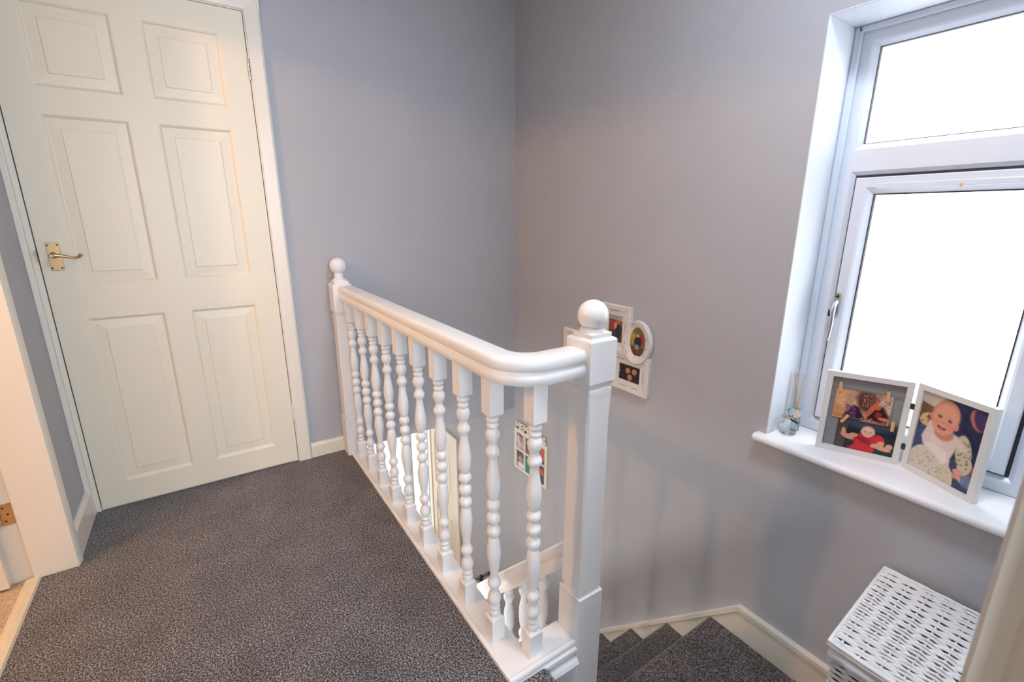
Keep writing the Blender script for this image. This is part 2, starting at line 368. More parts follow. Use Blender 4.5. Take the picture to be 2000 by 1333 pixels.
m = MB(); m.lathe([(.185*math.sin(t), 2.39-.035*math.cos(t)) for t in np.linspace(.05, PI/2, 10)], .85, .38, 0, 28); m.build('shade', litglass('landing_fill_glow', FILL_LANDING), cl)
# room behind the camera
br = thing('wall_back_room', (0, -1.6, 0), 'plain walls of the room behind the viewpoint', 'wall', kind='structure')
m = MB(); by = -3.0; m.box(-2.2, 1.9, by-.1, by, 0, .8).box(-2.2, 1.9, by-.1, by, 2.1, ZC).box(-2.2, -1.0, by-.1, by, .8, 2.1).box(.8, 1.9, by-.1, by, .8, 2.1); m.build('wall_panel', M_CREAM, br)
m = MB(); m.box(-2.3, -2.2, by, -.07, 0, ZC); m.build('wall_panel', M_CREAM, br)
m = MB(); m.box(1.8, 1.9, by, -.1, 0, ZC); m.build('wall_panel', M_CREAM, br)
m = MB(); m.box(-2.2, WL-.1, -.07, .0, 0, ZC); m.build('wall_panel', M_CREAM, br)
m = MB(); m.box(-2.2, 1.8, by, -.101, -.1, 0); S('floor_back_room', m, M_BEIGE, 'beige carpet of the room behind the viewpoint', 'carpet')
simple_window('window_3', lambda a, t, z: (a, by-.08+t, z), -1.0, .8, .8, 2.1, G_BACK, 'wide daylight window of the room behind the viewpoint')
nf = thing('trim_5', (NX, 0, 0), 'beige door lining edge close in the foreground', 'door frame', kind='structure')
M_NEARJ = paint('near_frame', (206, 196, 182), .5)
m = MB()
m.prism([(NX, -.09), (NX, -.004), (NX-.008, -.002), (NX-.010, .012), (NX-.004, .022), (NX, .026), (NX+.002, .036), (NX-.001, .043), (NX+.008, .047), (NX+.052, .046), (NX+.058, .040), (NX+.058, .030), (NX+.02, .030), (NX+.02, -.09)], lambda p, q, t: (p, q, t), ZQ, 2.03)
m.build('lining', M_NEARJ, nf)
m = MB(); m.box(-.40, -.38, -.09, .03, 0, 2.03).box(-.40, NX+.02, -.09, .03, 2.01, 2.03); m.build('lining', M_NEARJ, nf)
# ------------------------------------------------------------------ window_1
win = thing('window_1', (W+.174, .45, .44), 'white plastic window with obscured glass and chrome handle', 'window', kind='structure')
FX = W+.174                       # inner face of frame
m = MB()                          # reveal lining (plaster, white)
rt = .004
rv = thing('trim_6', (W, .45, .44), 'white plastered window reveal around the bright window', 'window reveal', kind='structure')
m.box(W-.002, FX+.06, wy1-rt, wy1, .442, wz1, .0015); m.build('reveal_side', M_REVEAL, rv)
m = MB(); m.box(W-.002, FX+.06, wy0, wy0+rt, .442, wz1, .0015); m.build('reveal_side', M_REVEAL, rv)
m = MB(); m.box(W-.002, FX+.06, wy0+rt, wy1-rt, wz1-rt, wz1, .0015); m.build('reveal_head', M_REVEAL, rv)
# bead around frame
def ring(y0, y1, z0, z1, w, x0, x1, bev=0):
    m = MB(); m.box(x0, x1, y0, y0+w, z0, z1, bev).box(x0, x1, y1-w, y1, z0, z1, bev).box(x0, x1, y0+w*.5, y1-w*.5, z0, z0+w, bev).box(x0, x1, y0+w*.5, y1-w*.5, z1-w, z1, bev); return m
def mitre(y0, y1, z0, z1, prof):
    """picture-frame moulding; prof = list of (inset, x) from outer to inner"""
    m = MB(); n = len(prof); v = []
    for i, x in prof: v += [(x, y0+i, z0+i), (x, y1-i, z0+i), (x, y1-i, z1-i), (x, y0+i, z1-i)]
    f = [(4*j+k_, 4*j+(k_+1) % 4, 4*j+4+(k_+1) % 4, 4*j+4+k_) for j in range(n-1) for k_ in range(4)]
    f += [(4*(n-1)+k_, 4*(n-1)+(k_+1) % 4, (k_+1) % 4, k_) for k_ in range(4)]
    return m.add(v, f)
iy0, iy1 = wy0+rt, wy1-rt
# quarter bead (left, right, top)
m = MB()
for (a, b) in ((iy0, iy0+.022), (iy1-.022, iy1)): m.box(FX-.012, FX+.01, a, b, .442, wz1-rt, .004)
m.box(FX-.012, FX+.01, iy0+.01, iy1-.01, wz1-rt-.018, wz1-rt, .004); m.build('bead', M_UPVC, win)
fy0, fy1, fz0, fz1 = iy0+.018, iy1-.018, .444, wz1-rt-.014
# outer frame with top light opening (fixed) and lower opening for sash
FO = [(0, FX+.06), (0, FX), (.030, FX), (.036, FX+.004), (.048, FX+.016), (.050, FX+.06)]
mitre(fy0, fy1, 1.3665, fz1, FO).build('frame', M_UPVC, win)
mitre(fy0, fy1, fz0, 1.3665, [(0, FX+.06), (0, FX), (.034, FX), (.038, FX+.003), (.046, FX+.010), (.048, FX+.06)]).build('frame', M_UPVC, win)
# glazing seals and panes
mitre(fy0+.047, fy1-.047, 1.3665+.047, fz1-.047, [(0, FX+.04), (0, FX+.016), (.003, FX+.016), (.003, FX+.04)]).build('seal', M_SEAL, win)
m = MB(); m.box(FX+.028, FX+.033, fy0+.048, fy1-.048, 1.414, fz1-.046); m.build('pane', G_LAND, win)
sy0, sy1, sz0, sz1 = fy0+.0540, fy1-.0540, fz0+.0540, 1.3665-.0540
mitre(sy0-.0065, sy1+.0065, sz0-.0065, sz1+.0065, [(0, FX+.05), (0, FX+.008), (.008, FX+.008), (.008, FX+.05)]).build('seal', M_SEAL, win)
sash = mitre(sy0, sy1, sz0, sz1, [(0, FX+.055), (0, FX-.004), (.003, FX-.008), (.030, FX-.008), (.036, FX-.004), (.046, FX+.006), (.050, FX+.010), (.051, FX+.05)]).build('sash', M_UPVC, win)
mitre(sy0+.050, sy1-.050, sz0+.050, sz1-.050, [(0, FX+.04), (0, FX+.009), (.003, FX+.009), (.003, FX+.04)]).build('seal', M_SEAL, sash)
m = MB(); m.box(FX+.022, FX+.027, sy0+.050, sy1-.050, sz0+.050, sz1-.050); m.build('pane', G_LAND, sash)
m = MB(); m.box(FX-.014, FX-.008, sy0+.03, sy1-.06, sz1-.036, sz1-.020, .002); m.build('trickle_vent', M_UPVC, sash)
m = MB(); m.box(FX-.017, FX-.010, .437, .443, sz1-.040, sz1-.030, .001); m.build('vent_tab', M_PEG, sash)
# window handle
hy = sy1-.012
m = MB(); X_ = FX-.008
prof = [(hy-.008, .880), (hy+.006, .880), (hy+.008, .886), (hy+.008, .940), (hy+.004, .948), (hy-.004, .948), (hy-.008, .940)]
m.prism(prof, lambda p, q, t: (t, p, q), X_-.012, X_)
wh = m.build('handle', M_CHROME, win)
m = MB(); m.lathe([(.0055, 0), (.0055, .002)], X_-.012, hy, .936, 12, Matrix.Rotation(-PI/2, 3, 'Y')); m.build('screw_cap', M_SEAL, wh)
m = MB()
m.tube([(X_-.010, hy, .918), (X_-.024, hy, .914), (X_-.034, hy-.001, .898), (X_-.034, hy-.003, .872), (X_-.030, hy-.002, .840), (X_-.030, hy, .806), (X_-.033, hy+.001, .788)], .006, 10, rs=[.008, .009, .008, .0062, .006, .0062, .005]); m.build('lever', M_CHROME, wh)
m = MB(); m.box(X_-.026, X_-.008, hy+.004, hy+.016, .868, .892, .003); m.build('lock', M_DARK, wh)
# sill
m = MB()
sp = [(FX+.03, .416), (FX+.03, .442), (W, .442), (W, .416)]
m.prism(sp, lambda p, q, t: (p, t, q), wy0+.001, wy1-.001)
sp2 = [(W-.0, .416), (W-.0, .442)]+[(1.583-.013*math.sin(a), .429+.013*math.cos(a)) for a in np.linspace(0, PI, 9)]
m.prism(sp2, lambda p, q, t: (p, t, q), .035, .803)
S('trim_7', m, M_SILL, 'glossy white window sill with rounded nose', 'window sill')
# ------------------------------------------------------------------ stairs
st = thing('staircase', (1.2, .9, ZQ), 'carpeted staircase turning at a quarter landing and descending beside the wall', 'staircase')
def stepmesh(y_nose, z, y_back, zb, x0=.8265, x1=W-.0185, r=.019):
    m = MB(); pr = [(y_back, z)]+[(y_nose-r+r*math.sin(a), z-r+r*math.cos(a)) for a in np.linspace(0, PI, 9)]+[(y_nose-r-.012, z-2*r), (y_nose-r-.012, zb), (y_back, zb)]
    return m.prism(pr, lambda p, q, t: (t, p, q), x0, x1)
rise, going = .2067, .2022
sm = stepmesh(.888, ZQ, .035, ZQ-rise-.04, x0=.845); sm.build('step', M_CARP2, st)
n = 1
while True:
    z = ZQ-rise*n
    if z <= ZH+.02: break
    stepmesh(.888+going*n, z, .888+going*(n-1)-.045, z-rise-.04 if z-rise-.04 > ZH else ZH).build('step', M_CARP2, st); n += 1
m = MB(); xa = .845        # winder tread between landing and quarter landing
pr = [(.622, -.218)]+[(xa-.019+.019*math.sin(a), -.237+.019*math.cos(a)) for a in np.linspace(0, PI, 9)]+[(xa-.03, -.256), (xa-.03, ZQ-.1), (.622, ZQ-.1)]
m.prism(pr, lambda p, q, t: (p, t, q), .035, .786); m.build('step', M_CARP2, st)
# ------------------------------------------------------------------ landing balustrade
BX, BZ, RB = .570, .012, .812
RY = .838
bal = thing('landing_balustrade', (BX, 1.55, 0), 'white turned-spindle balustrade along the edge of the landing', 'banister')
m = MB()
bp = [(.529, -.03), (.529, .009), (.532, .012), (.538, .014), (.543, .012), (.616, .012), (.618, .009), (.618, -.16), (.535, -.16)]
m.prism(bp, lambda p, q, t: (p, t, q), .885, 2.30); m.build('base_rail', M_WHITE, bal)
m = MB()
rp = [(.885, .012), (.812, .012), (.806, .014), (.800, .013), (.797, .008), (.797, -.004), (.791, -.008), (.790, -.018), (.797, -.024), (.800, -.030), (.797, -.036), (.785, -.044), (.779, -.052), (.781, -.060), (.800, -.062), (.800, -.09), (.885, -.09)]
m.prism(rp, lambda p, q, t: (t, p, q), .529, .7535); m.build('return_rail', M_WHITE, bal)
m = MB(); m.box(.62, .7535, .802, .82, ZQ-.1, -.06); m.build('riser_panel', M_WHITE, bal)
# handrail
hw = [(-.030, 0), (-.0335, .006), (-.0345, .016), (-.033, .024), (-.029, .030), (-.0285, .033), (-.032, .037), (-.0345, .042), (-.0345, .054), (-.032, .061), (-.0275, .066), (-.024, .067)]
hw = hw+[(-a, b) for a, b in hw[::-1]]
R_ = .085; zz = Vector((0, 0, 1)); fr_ = []
for y in (2.290, 1.8, 1.4, 1.1, RY+R_): fr_.append((Vector((BX, y, RB)), Vector((1, 0, 0)), zz))
for a in np.linspace(0, PI/2, 12)[1:]:
    c = Vector((BX+R_, RY+R_, RB)); fr_.append((c+Vector((-R_*math.cos(a), -R_*math.sin(a), 0)), Vector((math.cos(a), math.sin(a), 0)), zz))
fr_.append((Vector((.760, RY, RB)), Vector((0, 1, 0)), zz))
m = MB(); m.sweep(hw, fr_); m.build('handrail', M_WHITE, bal)
# spindle
def spindle(zb, zt, q0, q1, sq=.041):
    """turned baluster between zb and zt; square blocks below q0 and above q1"""
    m = MB(); h = sq/2
    m.box(-h, h, -h, h, zb, q0-.008); m.box(-h, h, -h, h, q1+.008, zt)
    for (za, zbb) in ((q0-.008, q0), (q1+.008, q1)):   # chamfered shoulders
        v = [(-h, -h, za), (h, -h, za), (h, h, za), (-h, h, za)]+[(.0185*math.cos(a), .0185*math.sin(a), zbb) for a in (PI*1.25, PI*1.75, PI*.25, PI*.75)]
        m.add(v, [(i, (i+1) % 4, 4+(i+1) % 4, 4+i) for i in range(4)]+[(4, 5, 6, 7), (3, 2, 1, 0)])
    c = .406*(q1-q0)/.612+(q0-.09*(q1-q0)/.612)
    half = [(0, .0195), (.008, .0185), (.014, .0140), (.019, .0108), (.0225, .0108), (.027, .0138), (.034, .0182), (.0415, .0196), (.049, .0182), (.055, .0145), (.059, .0122), (.0615, .0138), (.075, .0166), (.100, .0197), (.115, .0196), (.140, .0166), (.165, .0130), (.184, .0112), (.190, .0125), (.198, .0175), (.205, .0192), (.212, .0180), (.221, .0130), (.228, .0110), (.234, .0120), (.243, .0170), (.257, .0200), (.268, .0170), (.274, .0130), (.278, .0140), (.283, .0165), (.288, .0150), (.292, .0130), (.297, .0160), (.302, .0175), (.306, .0160), (.310, .0165)]
    lo, hi = (c-q0)/.310, (q1-c)/.310
    m.lathe([(r, c-d*lo) for d, r in half[:0:-1]]+[(r, c+d*hi) for d, r in half], n=18); return m
sp0 = spindle(BZ, RB+.004, .092, .703).build('baluster', M_WHITE, bal)
sp0.location = Vector((BX, 2.237, 0))-wloc(bal); base0 = sp0.location.copy()
for i in range(1, 9): clone(sp0, bal, (0, -.1617*i, 0))
clone(sp0, bal, (.061, RY+.006-2.237, 0))
# newel posts
def newel(x0, y0, z0, zblk, zc0, zc1, zball, s=.088):
    cx, cy = x0+s/2, y0+s/2; m = MB(); h = s/2
    m.box(cx-h, cx+h, cy-h, cy+h, z0, zblk, .002)
    a = h-.004; ch = .0065
    def oct_(hh, c): return [(-hh+c, -hh), (hh-c, -hh), (hh, -hh+c), (hh, hh-c), (hh-c, hh), (-hh+c, hh), (-hh, hh-c), (-hh, -hh+c)]
    secs = [(zblk-.002, a-.004, .003), (zblk+.010, a-.004, .003), (zblk+.016, a, .0025), (zblk+.06, a, .0035), (zblk+.10, a, ch*.55), (zc0-.10, a-.001, ch), (zc0-.04, a-.001, ch*.4), (zc0-.022, a, .003), (zc0-.012, a, .003), (zc0-.008, a-.005, .003), (zc0+.002, a-.005, .003)]
    v = []
    for z, hh, c in secs: v += [(cx+p, cy+q, z) for p, q in oct_(hh, c)]
    m.add(v, [(8*j+k_, 8*j+(k_+1) % 8, 8*j+8+(k_+1) % 8, 8*j+8+k_) for j in range(len(secs)-1) for k_ in range(8)])
    v = []
    for z, hh in ((zc0-.004, h-.006), (zc0+.008, h), (zc1-.007, h), (zc1-.003, h-.002), (zc1, h-.007)): v += [(cx+p, cy+q, z) for p, q in ((-hh, -hh), (hh, -hh), (hh, hh), (-hh, hh))]
    m.add(v, [(4*j+k_, 4*j+(k_+1) % 4, 4*j+4+(k_+1) % 4, 4*j+4+k_) for j in range(4) for k_ in range(4)]+[(3, 2, 1, 0), (16, 17, 18, 19)])
    m.box(cx-.034, cx+.034, cy-.034, cy+.034, zc1-.002, zc1+.012, .002)
    p = m.build('newel_post', M_WHITE, bal)
    m = MB(); r = .0385; zb = zc1+.010
    pr = [(.032, zb), (.033, zb+.004), (.031, zb+.009), (.022, zb+.014), (.020, zball-r*.86)]+[(r*math.cos(t), zball+r*math.sin(t)) for t in np.linspace(-1.02, PI/2-.02, 18)]
    pr = [q for i, q in enumerate(pr) if i < 4 or q[1] > zb+.015]
    m.lathe(pr, cx, cy, 0, 28); m.build('ball_finial', M_WHITE, p)
newel(.753, .790, ZQ-.1, .155, .785, .905, .957)
newel(.512, 2.284, 0, .205, .745, .885, .968)
# ------------------------------------------------------------------ stair balustrade below
sb = thing('stair_balustrade', (.797, 1.5, -.6), 'white handrail with short turned spindles sloping down beside the stairs', 'banister')
dr = Vector((0, 1, -k)).normalized(); un = Vector((0, k, 1)).normalized()
o = Vector((.797, .828, .205+.042*k)); m = MB()
m.sweep([(a, b) for a, b in hw], [(o+dr*t, Vector((1, 0, 0)), un) for t in (0, 2.15)]); m.build('handrail', M_WHITE, sb)
m = MB(); m.prism([(.877, -.06), (.877, -.56), (2.28, -.56-k*1.403), (2.28, -.06-k*1.403)], lambda p, q, t: (t, p, q), .782, .812)
m.prism([(.877, -.045), (.877, -.06), (2.28, -.06-k*1.403), (2.28, -.045-k*1.403)], lambda p, q, t: (t, p, q), .768, .826); m.build('string_board', M_WHITE, sb)
def short_spindle():
    m = MB(); prof = [(.0185, -.15), (.0185, -.10), (.020, -.094), (.021, -.084), (.020, -.076), (.012, -.068), (.0125, -.06), (.020, -.050), (.0215, -.040), (.019, -.030), (.013, -.022), (.014, -.015), (.019, .01), (.021, .045), (.019, .08), (.0135, .105), (.0125, .118), (.017, .128), (.0205, .137), (.021, .145), (.0185, .155), (.014, .160), (.0175, .164), (.0175, .22)]
    m.lathe(prof, n=16); return m
s1 = short_spindle().build('baluster', M_WHITE, sb); b0 = Vector((.797, 1.012, -.115))
s1.location = b0-wloc(sb)
for i in range(1, 11): clone(s1, sb, (0, .1011*i, -.1011*i*k))
m = MB(); m.box(.756, .8255, 2.28, 2.368, ZH, -1.10, .003); m.lathe([(.03, -1.10), (.032, -1.09), (.02, -1.085)]+[(.0385*math.cos(t), -1.045+.0385*math.sin(t)) for t in np.linspace(-1.0, 1.55, 12)], .791, 2.324, 0, 20); m.build('newel_post', M_WHITE, sb)
# ------------------------------------------------------------------ hall below
m = MB(); m.box(-.6, W, .9, 3.95, ZH-.1, ZH); S('floor_hall', m, M_OAK, 'golden oak floor of the hall downstairs', 'floor')
m = MB(); YE = 3.86
m.box(-.6, .40, YE, YE+.1, ZH, -.02).box(.4, W, YE, YE+.1, -.30, -.02); S('wall_hall_end', m, M_WALL, 'end wall of the hall around the glazed front door', 'wall')
m = MB(); m.box(-.7, -.6, .9, YE, ZH, -.16); S('wall_hall_left', m, M_WALL, 'far side wall of the hall downstairs', 'wall')
m = MB(); m.box(-.6, W, D+.12, YE, -.02, .06).box(-.6, .53, .9, D+.12, -.20, -.162); S('ceiling_hall', m, M_CEIL, 'white ceiling of the hall downstairs', 'ceiling')
fd = thing('door_3', (1.0, YE, ZH), 'bright glazed front door at the end of the hall below', 'door', kind='structure')
m = MB()
for a, b in ((.40, .46), (1.10, 1.15), (1.365, 1.435), (1.585, W)): m.box(a, b, YE-.02, YE+.03, ZH, -.30, .004)
m.box(.40, W, YE-.02, YE+.03, ZH, ZH+.22).box(.40, W, YE-.02, YE+.03, -.38, -.30); m.build('frame', M_UPVC, fd)
m = MB(); m.box(.45, 1.60, YE, YE+.006, ZH+.2, -.37); m.build('pane', G_HALL, fd)
hd = thing('door_4', (W, 3.5, ZH), 'cream panelled door in the hall wall at the foot of the stairs', 'door', kind='structure')
hy0, hy1, hz0_, hz1_ = 3.285, 3.77, ZH+.01, -.655
HX = W-.012; fnx = lambda x, y, z: (y, x, z)
hp_y = [(3.35, 3.49), (3.565, 3.705)]; hp_z = [(-1.945, -1.434), (-1.232, -.742)]
m = MB()
for a, b in ((hy0, hp_y[0][0]), (hp_y[0][1], hp_y[1][0]), (hp_y[1][1], hy1)): m.box(HX, W+.002, a, b, hz0_, hz1_)
for a, b in hp_y:
    for c, d in ((hz0_, hp_z[0][0]), (hp_z[0][1], hp_z[1][0]), (hp_z[1][1], hz1_)): m.box(HX, W+.002, a, b, c, d)
m.build('leaf', M_DOOR, hd)
for a, b in hp_y:
    for c, d in hp_z: panel(a, b, c, d, HX, 1, fnx).build('panel', M_DOOR, hd)
m = MB(); m.box(W-.022, W, 3.222, 3.284, ZH, -.60, .004).box(W-.022, W, 3.771, 3.833, ZH, -.60, .004).box(W-.022, W, 3.284, 3.771, -.652, -.60, .004); m.build('architrave', M_TRIM, hd)
hl = thing('hall_fill_light', (.12, 1.85, -.16), 'added globe fill light in the hall downstairs, out of view', 'lamp')  # invented globe, added to brighten the lower stair wall and steps
m = MB(); m.tube([(.12, 1.85, -.36), (.12, 1.85, -.20)], .006, 8); m.build('cord', M_TRIM, hl)
m = MB(); m.lathe([(.09*math.cos(t), -.44+.09*math.sin(t)) for t in np.linspace(-PI/2+.05, PI/2-.2, 16)], .12, 1.85, 0, 22); m.build('globe', litglass('hall_fill_glow', FILL_HALL), hl)
# baby gate
bg = thing('safety_gate', (1.2, 2.73, ZH), 'grey metal child safety gate across the foot of the stairs', 'gate')
for za_, zb_ in ((-1.578, -1.560), (ZH+.04, ZH+.055)):
    m = MB(); m.box(.86, 1.585, 2.722, 2.738, za_, zb_); m.build('rail', M_GATE, bg)
for i in range(9):
    m = MB(); x = .90+i*.07; m.tube([(x, 2.73, ZH+.05), (x, 2.73, -1.565)], .005, 8); m.build('bar', M_GATE, bg)
m = MB(); m.box(1.515, 1.540, 2.716, 2.744, -1.645, -1.560, .003); m.build('latch', M_DARK, bg)
m = MB(); m.tube([(1.585, 2.73, -1.569), (1.60, 2.73, -1.569), (W, 2.73, -1.569)], .012, 10); m.build('wall_pad', M_DARK, bg)
m = MB(); m.box(.842, .862, 2.72, 2.74, ZH, -1.55); m.build('post', M_GATE, bg)
# ------------------------------------------------------------------ printed photographs
def canvas(w, h, c): 
    a = np.zeros((h, w, 3)); a[:] = c; return a
def UV(a):
    h, w, _ = a.shape; v, u = np.mgrid[0:h, 0:w]; return u/(w-1), 1-v/(h-1)
def mixc(a, mask, c): a[:] = a*(1-mask[..., None])+np.array(c, float)*mask[..., None]
def ell(a, cx, cy, rx, ry, c, rot=0, soft=.12, asp=1.):
    u, v = UV(a); x = (u-cx); y = (v-cy)*asp; ca, sa = math.cos(math.radians(rot)), math.sin(math.radians(rot))
    p = (x*ca+y*sa)/rx; q = (-x*sa+y*ca)/ry; d = np.sqrt(p*p+q*q)
    mixc(a, np.clip((1-d)/soft+.5, 0, 1), c)
def poly(a, pts, c, soft=.012):
    u, v = UV(a); n = len(pts); ins = np.zeros(u.shape, bool); dist = np.full(u.shape, 9.)
    for i in range(n):
        (x0, y0), (x1, y1) = pts[i], pts[(i+1) % n]
        cond = ((y0 > v) != (y1 > v)); 
        with np.errstate(divide='ignore', invalid='ignore'): xi = (x1-x0)*(v-y0)/(y1-y0+1e-12)+x0
        ins ^= cond & (u < xi)
        ex, ey = x1-x0, y1-y0; t = np.clip(((u-x0)*ex+(v-y0)*ey)/(ex*ex+ey*ey+1e-12), 0, 1)
        dist = np.minimum(dist, np.hypot(u-x0-t*ex, v-y0-t*ey))
    mixc(a, np.clip(np.where(ins, dist, -dist)/soft+.5, 0, 1), c)
def speck(a, amt, cells=18):
    h, w, _ = a.shape; g = rng.normal(0, amt, (cells, cells)); yi = np.linspace(0, cells-1.01, h); xi = np.linspace(0, cells-1.01, w)
    y0 = yi.astype(int); x0 = xi.astype(int); fy = (yi-y0)[:, None]; fx = (xi-x0)[None]
    n = g[y0][:, x0]*(1-fy)*(1-fx)+g[y0+1][:, x0]*fy*(1-fx)+g[y0][:, x0+1]*(1-fy)*fx+g[y0+1][:, x0+1]*fy*fx
    a += n[..., None]; np.clip(a, 0, 255, out=a)
def print_mesh(name, a, o, U, V, parent, clip=None, thick=.0012, mat=None):
    """flat photographic print: grid coloured from canvas a; o = lower-left corner, U/V edge vectors"""
    h, w, _ = a.shape; o, U, V = Vector(o), Vector(U), Vector(V); Nn = U.cross(V).normalized()
    uu = np.linspace(0, 1, w); vv = np.linspace(1, 0, h)
    P = np.array(o)[None, None]+uu[None, :, None]*np.array(U)+vv[:, None, None]*np.array(V)
    idx = np.arange(h*w).reshape(h, w)
    q = np.stack([idx[1:, :-1], idx[1:, 1:], idx[:-1, 1:], idx[:-1, :-1]], -1)
    if clip is not None:
        cu = (uu[:-1]+uu[1:])/2; cv = (vv[:-1]+vv[1:])/2
        keep = ((cu[None]-.5)**2+(cv[:, None]-.5)**2) < .25*clip; q = q[keep]
    q = q.reshape(-1, 4)
    me = bpy.data.meshes.new(name); me.from_pydata([tuple(p) for p in P.reshape(-1, 3)], [], [tuple(int(i) for i in f) for f in q])
    at = me.color_attributes.new('Print', 'FLOAT_COLOR', 'POINT')
    x = np.clip(a.reshape(-1, 3)/255, 0, 1); lin = np.where(x <= .04045, x/12.92, ((x+.055)/1.055)**2.4)
    at.data.foreach_set('color', np.concatenate([lin, np.ones((len(lin), 1))], 1).astype(np.float32).ravel())
    # thin card behind so that the print is a solid sheet
    bm = bmesh.new(); bm.from_mesh(me)
    ext = [e for e in bm.edges if e.is_boundary]
    r = bmesh.ops.extrude_edge_only(bm, edges=ext); nv = [g for g in r['geom'] if isinstance(g, bmesh.types.BMVert)]
    bmesh.ops.translate(bm, verts=nv, vec=-Nn*thick); loose = [v for v in bm.verts if not v.link_faces]
    bmesh.ops.delete(bm, geom=loose, context='VERTS'); bm.to_mesh(me); bm.free(); me.update()
    me.materials.append(mat or M_PRINT); ob = bpy.data.objects.new(name, me); COL.objects.link(ob)
    if parent: put(ob, parent)
    return ob
def face(a, cx, cy, r, skin, asp, tilt=0, hair=None, smile=True, ve=1.25):
    dk = tuple(c*.55 for c in skin); sh = tuple(c*.88 for c in skin); pk = (min(255, skin[0]*1.03), skin[1]*.88, skin[2]*.84)
    ca, sa = math.cos(math.radians(tilt)), math.sin(math.radians(tilt))
    def P(x, y): return cx+(x*ca-y*ve*sa)*r, cy+(x*sa+y*ve*ca)*r/asp
    for sx in (-1, 1): ell(a, *P(sx*.98, -.22), .16*r, .24*r, sh, tilt, .4, asp)
    ell(a, *P(0, .12), 1.0*r, .88*ve*r, skin if not hair else tuple(.62*h+.38*k_ for h, k_ in zip(hair, skin)), tilt, .10, asp); ell(a, *P(0, .02), .99*r, .80*ve*r, skin, tilt, .45, asp); ell(a, *P(0, -.35), .86*r, .65*ve*r, skin, tilt, .14, asp)
    for sx in (-1, 1):
        ell(a, *P(sx*.48, -.40), .30*r, .22*r, pk, tilt, 1.2, asp); ell(a, *P(sx*.40, -.04), .22*r, .15*r, sh, tilt, .9, asp)
        ell(a, *P(sx*.40, -.06), .125*r, .085*r, (52, 40, 42), tilt, .5, asp); ell(a, *P(sx*.40+.03, -.035), .03*r, .03*r, (210, 200, 196), tilt, .6, asp)
    ell(a, *P(0, -.30), .17*r, .11*r, pk, tilt, .8, asp); ell(a, *P(0, -.375), .11*r, .03*r, dk, tilt, 1., asp)
    if smile: ell(a, *P(0, -.585), .33*r, .20*r, (122, 44, 48), tilt, .35, asp); ell(a, *P(0, -.665), .20*r, .08*r, (204, 112, 110), tilt, .6, asp); ell(a, *P(0, -.47), .40*r, .13*r, skin, tilt, .35, asp)
    else: ell(a, *P(0, -.56), .15*r, .06*r, (186, 100, 92), tilt, .6, asp)
def photo_big_baby():
    a = canvas(150, 190, (40, 44, 74)); asp = 190/150
    poly(a, [(0, 1), (.62, 1), (.5, .84), (.3, .80), (0, .85)], (196, 186, 170)); poly(a, [(0, .86), (.3, .82), (.25, .66), (0, .62)], (120, 78, 52))
    poly(a, [(0, .60), (.28, .62), (.2, .3), (0, .28)], (58, 74, 110)); ell(a, .70, .90, .30, .40, (38, 38, 76), 0, .5, asp); poly(a, [(.55, .9), (1, .92), (1, .3), (.7, .3), (.55, .6)], (30, 33, 66))
    ell(a, .86, .86, .10, .16, (190, 104, 96), 28, .2, asp); ell(a, .90, .87, .09, .15, (66, 40, 90), 28, .3, asp)
    poly(a, [(.62, .3), (1, .34), (1, 0), (.62, 0)], (52, 62, 92)); ell(a, .88, .16, .16, .10, (110, 124, 150), -30, .3, asp); poly(a, [(.85, .34), (.98, .34), (.98, .24), (.85, .22)], (150, 94, 60))
    speck(a, 7, 24)
    # trousers and sleeves
    ell(a, .24, .17, .26, .22, (214, 206, 190), 20, .12, asp); poly(a, [(.02, .22), (.62, .30), (.66, 0), (.0, 0)], (212, 202, 186)); ell(a, .60, .06, .13, .22, (206, 196, 172), 10, .1, asp)
    for i in range(46): 
        x, y = rng.uniform(.05, .64), rng.uniform(.0, .28); ell(a, x, y, .016, .012, (186, 164, 128), rng.uniform(0, 180), .5, asp)
    ell(a, .78, .44, .12, .26, (206, 192, 160), 12, .1, asp); ell(a, .84, .30, .10, .14, (208, 194, 164), -14, .1, asp); ell(a, .14, .66, .12, .10, (214, 184, 128), 30, .15, asp)
    for i in range(26):
        x, y = rng.uniform(.70, .90), rng.uniform(.24, .58); ell(a, x, y, .022, .010, (138, 128, 102), rng.uniform(0, 60), .5, asp)
    for i in range(10): ell(a, rng.uniform(.06, .22), rng.uniform(.60, .72), .018, .012, (130, 92, 50), 20, .5, asp)
    for i in range(4): ell(a, .71+.035*i, .155-.012*abs(i-1.5), .016, .05, (222, 150, 126), 16, .2, asp)
    ell(a, .77, .20, .075, .045, (220, 152, 130), 0, .2, asp)
    ell(a, .2, .70, .06, .045, (150, 60, 60), 0, .3, asp)
    # bib
    poly(a, [(.20, .68), (.30, .58), (.56, .58), (.66, .60), (.66, .42), (.60, .26), (.53, .20), (.16, .35), (.11, .44)], (228, 204, 196), .03); poly(a, [(.56, .62), (.70, .58), (.84, .48), (.74, .44), (.62, .50)], (224, 206, 192), .03)
    poly(a, [(.18, .36), (.52, .215), (.58, .25), (.56, .36), (.30, .42)], (238, 222, 216), .03); ell(a, .34, .46, .12, .05, (232, 214, 208), -20, .7, asp)
    ell(a, .44, .57, .15, .11, (206, 136, 112), 0, .25, asp)
    face(a, .41, .755, .205, (226, 160, 132), asp, -8, (176, 112, 72), ve=1.32); return a
